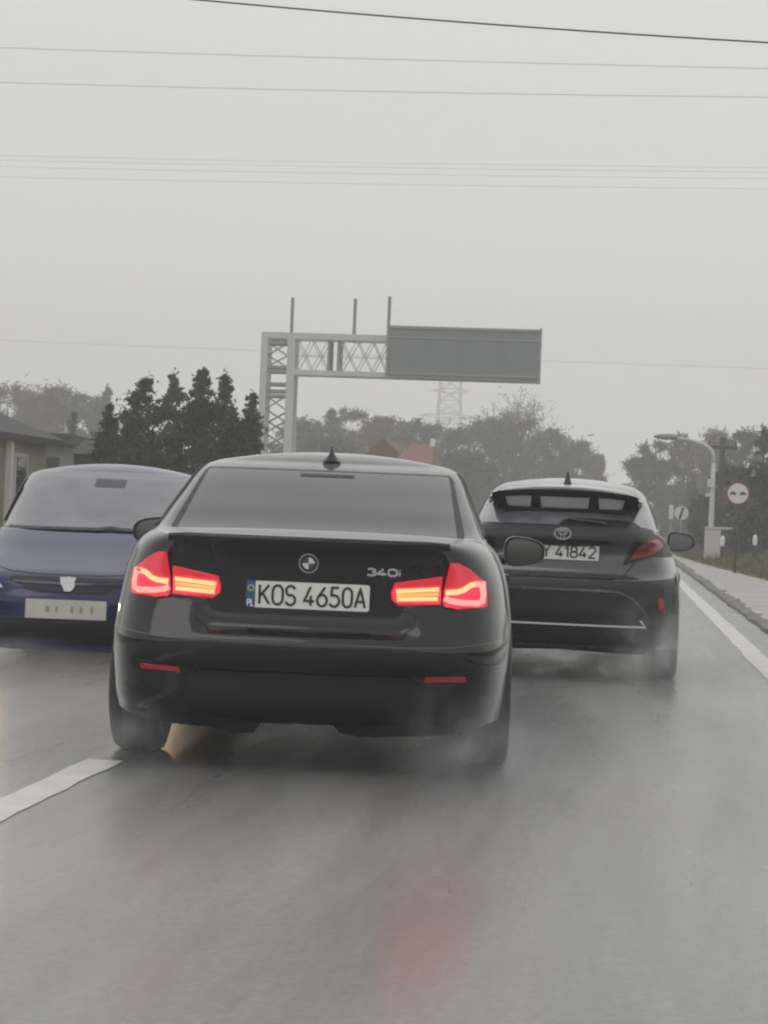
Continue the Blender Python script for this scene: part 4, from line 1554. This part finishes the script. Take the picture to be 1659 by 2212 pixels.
# ------------------------------------------------------------------ trees
def leaf_cloud(name, clumps, n, size, m, parent, soft=0.0, aspect=.55):
    """clumps: (x, y, z, rx, rz); leaves thrown over and through each clump"""
    C = np.array(clumps, float)
    wgt = C[:, 3] ** 1.25 * C[:, 4] ** .25
    idx = nr.choice(len(C), n, p=wgt / wgt.sum())
    d = nr.normal(size=(n, 3))
    d /= np.linalg.norm(d, axis=1)[:, None]
    r = nr.uniform(.15, 1.0, n) ** .5 * (1 + nr.normal(0, .26, n)) if not soft else np.abs(nr.normal(0, soft, n))
    P = C[idx, :3] + d * np.stack([C[idx, 3], C[idx, 3], C[idx, 4]], 1) * r[:, None]
    P[:, 2] = np.maximum(P[:, 2], .05)
    a = nr.normal(size=(n, 3)); a /= np.linalg.norm(a, axis=1)[:, None]
    b = np.cross(a, nr.normal(size=(n, 3))); b /= np.linalg.norm(b, axis=1)[:, None]
    s = size * nr.uniform(.5, 1.4, n)[:, None]
    V = np.stack([P - a * s, P + b * s * aspect, P + a * s, P - b * s * aspect], 1).reshape(-1, 3)
    me = bpy.data.meshes.new(name)
    me.vertices.add(4 * n)
    me.vertices.foreach_set('co', V.ravel())
    me.loops.add(4 * n)
    me.loops.foreach_set('vertex_index', np.arange(4 * n))
    me.polygons.add(n)
    me.polygons.foreach_set('loop_start', np.arange(0, 4 * n, 4))
    me.polygons.foreach_set('loop_total', np.full(n, 4))
    me.update(calc_edges=True)
    me.validate()
    return link(name, me, m, parent)


def trunk(parent, h, r, limbs=5, spread=1.0):
    mb = MB()
    mb.tube([(0, 0, -.1), (rnd.uniform(-.05, .05), 0, h * .4), (rnd.uniform(-.1, .1), rnd.uniform(-.1, .1), h)], [r, r * .75, r * .25], 7)
    for k in range(limbs):
        z = h * rnd.uniform(.3, .8)
        a = rnd.uniform(0, 6.28)
        mb.tube([(0, 0, z), (spread * .5 * math.cos(a), spread * .5 * math.sin(a), z + .15 * h), (spread * math.cos(a), spread * math.sin(a), z + .22 * h)], [r * .4, r * .28, r * .1], 5)
    return mb.build('trunk', M['bark'], parent, True)


def tree(name, label, px, py, Y, halfpx, m, kind='bushy', n=2600, size=.10, group=None, soft=0.0, aspect=.55):
    """crown top at (px, py) and halfpx wide at distance Y"""
    top = at(px, py, Y)
    hw = halfpx * Y / FPX
    h = top.z
    t = thing(name, label, 'tree', (top.x, Y, 0), 0, group)
    trunk(t, h * .8, .05 + .018 * h, 5, hw * .6)
    cl = []
    if kind == 'spruce':
        z = h * .08
        while z < h * .98:
            f = 1 - z / h
            rr = hw * (.16 + 1.1 * f ** .75)
            for k in range(max(3, int(10 * f) + 2)):
                a = rnd.uniform(0, 6.28)
                q = rr * rnd.uniform(.35, .8)
                cl.append((q * math.cos(a), q * math.sin(a), z + rnd.uniform(-.1, .1) * h * .3, rr * rnd.uniform(.25, .5), h * .045 * rnd.uniform(.7, 1.5)))
            z += h * .055
        cl.append((0, 0, h * .96, hw * .10, h * .05))
    elif kind == 'cone':                                   # ragged cone with drooping uneven boughs
        lean = rnd.uniform(-.12, .12) * hw
        for k in range(130):
            f = rnd.random() ** 1.05
            z = h * (.04 + .93 * (1 - f))
            env = hw * (.13 + .98 * f ** .55) * (1 + .22 * math.sin(z * 5.1 + px) + rnd.uniform(-.2, .2))
            a = rnd.uniform(0, 6.28)
            q = env * rnd.uniform(.25, .85)
            rr = max(.085 * hw, env * rnd.uniform(.16, .34))
            cl.append((q * math.cos(a) + lean * (1 - f), q * math.sin(a), z, rr, rr * rnd.uniform(.5, .9)))
        for zz in (.99, .965, .94, .91, .88):
            cl.append((lean + rnd.uniform(-.05, .05) * hw, 0, h * zz - .03 * h, hw * (.08 + 1.3 * (.99 - zz)), h * .035))
    elif kind == 'column':
        z = h * .06
        while z < h * .97:
            f = 1 - z / h
            rr = hw * (.45 + .85 * min(1, f * 1.7)) * rnd.uniform(.7, 1.25)
            for k in range(6):
                a = rnd.uniform(0, 6.28)
                q = rr * rnd.uniform(.2, .75)
                cl.append((q * math.cos(a), q * math.sin(a), z + rnd.uniform(-.1, .1), rr * rnd.uniform(.3, .55), h * .06 * rnd.uniform(.7, 1.5)))
            z += h * .06
        cl.append((rnd.uniform(-.1, .1), 0, h * .965, hw * .22, h * .05))
    else:
        for k in range(64):
            a = rnd.uniform(0, 6.28)
            zz = rnd.uniform(.06, .98)
            env = 1.0 if zz < .5 else math.sqrt(max(0, 1 - ((zz - .5) / .52) ** 2))
            q = hw * env * rnd.uniform(.1, .9) ** .7
            rr = hw * rnd.uniform(.13, .27)
            cl.append((q * math.cos(a), q * math.sin(a), min(zz * h, h - rr * .8), rr, rr * rnd.uniform(.6, 1.0)))
    leaf_cloud('crown', cl, n, size, m, t, soft, aspect)
    return t


def bare_tree(name, label, px, py, Y, halfpx, m, group=None, depth=6, seed=3, leafy=0):
    R = random.Random(seed)
    top = at(px, py, Y)
    hw = halfpx * Y / FPX
    h = top.z
    t = thing(name, label, 'tree', (top.x, Y, 0), 0, group)
    tr, tw = MB(), MB()
    tips = []

    def grow(p, d, l, r, k):
        q = p + d * l
        q2 = p + d * l * .5 + Vector((R.uniform(-1, 1), R.uniform(-1, 1), R.uniform(-.3, .6))) * l * .07
        (tr if k < 3 else tw).tube([p, q2, q], [r, r * .85, r * .68], 5 if k < 3 else 3, caps=False)
        if k >= depth:
            tips.append(q)
            return
        for j in range(R.choice((2, 3, 3)) if k else 5):
            e = (d + Vector((R.uniform(-1, 1), R.uniform(-1, 1), R.uniform(-.25, .55))) * (.95 if k else 1.0)).normalized()
            if e.z < -.15: e.z = abs(e.z)
            grow(q, e, l * R.uniform(.62, .86), r * .6, k + 1)
    grow(Vector((0, 0, -.1)), Vector((0, 0, 1)), h * .24, .02 * h + .08, 0)
    # fit the crown to its height and width
    zs = max(q.z for q in tips)
    xs = sorted(abs(q.x) for q in tips)[int(len(tips) * .97)]
    kx, kz = hw / xs, h / zs
    for mb in (tr, tw):
        mb.v = [(x * (1 + (kx - 1) * min(1, max(0, z / h) * 2.2)), y * kx, z * kz) for x, y, z in mb.v]
    tr.build('trunk', M['bark'], t, True)
    tw.build('twigs', M['twig'], t, fix=False)
    if leafy:
        cl = [(q.x * kx, q.y * kx, q.z * kz, .5, .45) for q in tips[::3]]
        leaf_cloud('buds', cl, leafy, .07, m, t)
    return t


G1, G2, G3, G4 = 'dark evergreens left of the gantry', 'hazy trees behind the bungalow', 'hazy tree line under the sign panel', 'trees right of the road'
for (px, py, Y, hw, kind, lab) in (
        (305, 806, 44, 92, 'cone', 'dark broad conical evergreen, leftmost tall tip of the cluster'),
        (378, 800, 47, 52, 'cone', 'evergreen with a paler top between two dark tips'),
        (440, 788, 46, 60, 'cone', 'tallest evergreen of the dark cluster left of the gantry'),
        (494, 800, 44, 66, 'cone', 'dark blunt topped evergreen just left of the tall gantry post'),
        (240, 868, 42, 52, 'cone', 'low dark evergreen at the left end of the cluster'),
        (548, 842, 48, 40, 'cone', 'thin wispy evergreen touching the gantry post'),
        (345, 872, 41, 85, 'bushy', 'broad low evergreen bush under the paler tip'),
        (430, 862, 41, 85, 'bushy', 'broad low evergreen bush under the tallest tip'),
        (525, 880, 41, 60, 'bushy', 'low evergreen bush at the foot of the gantry post'),
        (270, 915, 40, 60, 'bushy', 'low evergreen bush beside the wooden shed')):
    tree('evergreen_tree', lab, px, py, Y, hw, M['leaf_dark'] if px not in (378,) else M['leaf_green'], kind, 16000, .060, G1, .78, .4)
hazy = [(20, 828, 92, 'leaf_brown', 'hazy bare brown tree above the bungalow roof'), (85, 848, 70, 'leaf_brown', 'hazy rounded tree right of the bungalow ridge'),
        (140, 836, 62, 'leaf_brown', 'hazy tree above the outbuilding roof'), (195, 850, 48, 'leaf_green', 'hazy tree filling the gap before the evergreens'),
        (228, 832, 30, 'leaf_green', 'hazy pointed spruce just left of the evergreens')]
for px, py, hw, m, lab in hazy:
    tree('hazy_tree', lab, px, py, 150, hw * 1.2, M[m], 'cone' if hw == 30 else 'bushy', 13000, .30, G2, .85, .15)
tree('small_conifer', 'small dark conifer standing alone above the outbuilding', 158, 890, 80, 17, M['leaf_green'], 'column', 1500, .10)
for i, (px, py, hw, m, kd, lab) in enumerate((
        (655, 905, 60, 'leaf_green', 'bushy', 'hazy tree against the right side of the gantry post'), (715, 880, 40, 'leaf_green', 'cone', 'hazy dark tipped spruce under the gantry lattice'),
        (760, 882, 48, 'leaf_brown', 'bushy', 'hazy twin tipped tree under the gantry lattice'), (820, 892, 60, 'leaf_brown', 'bushy', 'hazy brown tree behind the gabled house'),
        (890, 905, 55, 'leaf_green', 'bushy', 'hazy tree behind the red roof'), (945, 912, 55, 'leaf_green', 'bushy', 'hazy tree at the foot of the pylon'),
        (1000, 925, 50, 'leaf_green', 'bushy', 'hazy tree between the pylon and the big bare tree'), (1060, 905, 70, 'leaf_green', 'bushy', 'hazy green undergrowth tree left below the big bare tree'),
        (1130, 905, 70, 'leaf_green', 'bushy', 'hazy green undergrowth tree right below the big bare tree'), (1195, 930, 60, 'leaf_green', 'bushy', 'hazy tree sloping down right of the big bare tree'),
        (1250, 955, 50, 'leaf_brown', 'bushy', 'hazy low tree near the right end of the tree line'), (1288, 985, 34, 'leaf_brown', 'bushy', 'last low hazy tree of the line before the road gap'),
        (700, 945, 70, 'leaf_green', 'bushy', 'low hazy thicket behind the saloon aerial'), (1000, 975, 70, 'leaf_green', 'bushy', 'low hazy thicket above the saloon right shoulder'))):
    tree('hazy_tree', lab, px, py, 150 + (i % 3) * 6 - (24 if py > 940 and px < 1010 else 0), hw * 1.2, M[m], kd, 13000, .30, G3, .85, .15)
bare_tree('bare_tree', 'large rounded bare tree rising above the hazy tree line', 1100, 838, 156, 92, M['leaf_brown'], None, 6, 5, 2200)
bare_tree('bare_tree', 'thin bare tree fading above the gabled house', 790, 884, 158, 45, M['leaf_brown'], None, 5, 9)
for px, py, Y, hw, m, kd, lab in (
        (1375, 985, 138, 34, 'leaf_pale', 'bushy', 'pale green tree at the left end of the right hand trees'), (1420, 950, 138, 46, 'leaf_pale', 'bushy', 'pale rounded tree under the lamp head'),
        (1480, 938, 138, 55, 'leaf_brown', 'bushy', 'grey brown tree behind the curved lamp arm'), (1540, 934, 135, 50, 'leaf_brown', 'bushy', 'grey brown tree behind the wooden pole'),
        (1600, 932, 124, 55, 'leaf_green', 'bushy', 'dull green tree above the no overtaking sign'), (1652, 920, 72, 36, 'leaf_green', 'cone', 'pointed green spruce at the right edge of the view'),
        (1692, 905, 70, 50, 'leaf_green', 'cone', 'tall spruce cut off by the right edge'),
        (1495, 1040, 120, 26, 'leaf_dark', 'cone', 'small dark spruce behind the white diagonal bar sign'), (1585, 1010, 66, 48, 'leaf_green', 'bushy', 'dark bush behind the no overtaking sign'),
        (1648, 1000, 62, 50, 'leaf_dark', 'bushy', 'dark bush at the right edge behind the marker posts'), (1440, 1050, 132, 45, 'leaf_pale', 'bushy', 'low pale shrub beyond the crossover roof'),
        (1530, 1075, 72, 40, 'leaf_green', 'bushy', 'low shrub behind the utility cabinet')):
    tree('roadside_tree', lab, px, py, Y, hw * 1.1, M[m], kd, 9500, .0019 * Y, G4, .85, .17)


# ------------------------------------------------------------------ haze and road spray
def volume(name, mb_or_mesh, density, color=(.93, .935, .94), noise=None, aniso=0.2):
    m = bpy.data.materials.new(name + ' volume')
    m.use_nodes = True
    N, L = m.node_tree.nodes, m.node_tree.links
    N.remove(N['Principled BSDF'])
    v = N.new('ShaderNodeVolumePrincipled')
    v.inputs['Color'].default_value = (*color, 1)
    v.inputs['Density'].default_value = density
    v.inputs['Anisotropy'].default_value = aniso
    L.new(v.outputs[0], N['Material Output'].inputs['Volume'])
    if noise:
        tc = N.new('ShaderNodeTexCoord')
        ln = N.new('ShaderNodeVectorMath'); ln.operation = 'LENGTH'
        L.new(tc.outputs['Object'], ln.inputs[0])
        fall = N.new('ShaderNodeMapRange')
        fall.interpolation_type = 'SMOOTHSTEP'
        fall.inputs['From Min'].default_value = 1.0
        fall.inputs['From Max'].default_value = 0.1
        L.new(ln.outputs['Value'], fall.inputs['Value'])
        nz = N.new('ShaderNodeTexNoise')
        nz.inputs['Scale'].default_value = noise
        nz.inputs['Detail'].default_value = 3
        L.new(tc.outputs['Object'], nz.inputs['Vector'])
        cr = N.new('ShaderNodeMapRange')
        cr.inputs['From Min'].default_value = .38
        cr.inputs['From Max'].default_value = .68
        L.new(nz.outputs['Fac'], cr.inputs['Value'])
        mu = N.new('ShaderNodeMath'); mu.operation = 'MULTIPLY'
        L.new(fall.outputs[0], mu.inputs[0]); L.new(cr.outputs[0], mu.inputs[1])
        m2 = N.new('ShaderNodeMath'); m2.operation = 'MULTIPLY'
        L.new(mu.outputs[0], m2.inputs[0]); m2.inputs[1].default_value = density
        L.new(m2.outputs[0], v.inputs['Density'])
    o = link(name, mb_or_mesh, m)
    o['kind'] = 'stuff'
    return o


volume('haze', MB().box((-420, -30, -1.1), (420, 620, 60)).mesh('haze'), .0031, (.992, .985, .99))
def spray_sheet():
    m = bpy.data.materials.new('road spray volume')
    m.use_nodes = True
    N, L = m.node_tree.nodes, m.node_tree.links
    N.remove(N['Principled BSDF'])
    v = N.new('ShaderNodeVolumePrincipled')
    v.inputs['Color'].default_value = (.975, .975, .97, 1)
    L.new(v.outputs[0], N['Material Output'].inputs['Volume'])
    tc = N.new('ShaderNodeTexCoord')
    sp = N.new('ShaderNodeSeparateXYZ')
    L.new(tc.outputs['Object'], sp.inputs[0])

    def ramp(out, a, b, lo, hi):
        r = N.new('ShaderNodeMapRange')
        r.interpolation_type = 'SMOOTHSTEP'
        for k, val in (('From Min', a), ('From Max', b), ('To Min', lo), ('To Max', hi)):
            r.inputs[k].default_value = val
        L.new(out, r.inputs['Value'])
        return r.outputs[0]

    def mul(a, b):
        n = N.new('ShaderNodeMath')
        n.operation = 'MULTIPLY'
        for k, q in ((0, a), (1, b)):
            if isinstance(q, (int, float)): n.inputs[k].default_value = q
            else: L.new(q, n.inputs[k])
        return n.outputs[0]

    def inv(a):
        n = N.new('ShaderNodeMath')
        n.operation = 'SUBTRACT'
        n.inputs[0].default_value = 1.0
        L.new(a, n.inputs[1])
        return n.outputs[0]
    height = ramp(sp.outputs['Z'], .0, .24, 1, 0)
    lane = mul(ramp(sp.outputs['X'], -2.9, -2.3, 0, 1), ramp(sp.outputs['X'], -.55, .1, 1, 0))
    behind = inv(mul(lane, ramp(sp.outputs['Y'], 6.2, 7.7, 0, 1)))          # clear under the saloon
    far = ramp(sp.outputs['Y'], 11.6, 13.4, 1, 0)
    edge = mul(ramp(sp.outputs['X'], 1.0, 1.9, 1, 0), ramp(sp.outputs['X'], -6.6, -5.8, 0, 1))
    mp = N.new('ShaderNodeMapping')
    mp.inputs['Scale'].default_value = (1.6, .35, 1.2)
    L.new(tc.outputs['Object'], mp.inputs['Vector'])
    nz = N.new('ShaderNodeTexNoise')
    nz.inputs['Scale'].default_value = 1.0
    nz.inputs['Detail'].default_value = 3
    L.new(mp.outputs[0], nz.inputs['Vector'])
    puffs = ramp(nz.outputs['Fac'], .32, .68, .6, 1.4)
    L.new(mul(mul(mul(height, behind), mul(far, edge)), mul(puffs, .30)), v.inputs['Density'])
    o = link('road_spray', MB().box((-6.6, 1.2, .012), (1.9, 13.4, .24)).mesh('road_spray'), m)
    o['kind'] = 'stuff'


spray_sheet()


def puff(loc, rad, density, noise=2.2):
    bm = bmesh.new()
    bmesh.ops.create_icosphere(bm, subdivisions=2, radius=1.0)
    me = bpy.data.meshes.new('tyre_spray')
    bm.to_mesh(me); bm.free()
    o = volume('tyre_spray', me, density, noise=noise)
    o.location = loc
    o.scale = rad
    return o


puff((-.60, 8.2, .18), (.40, 1.2, .36), .8)
puff((-2.05, 8.3, .16), (.36, 1.1, .30), .7)
puff((.30, 13.6, .26), (.50, 1.5, .46), 1.1)
puff((-3.9, 11.8, .14), (1.0, 1.0, .20), .5)
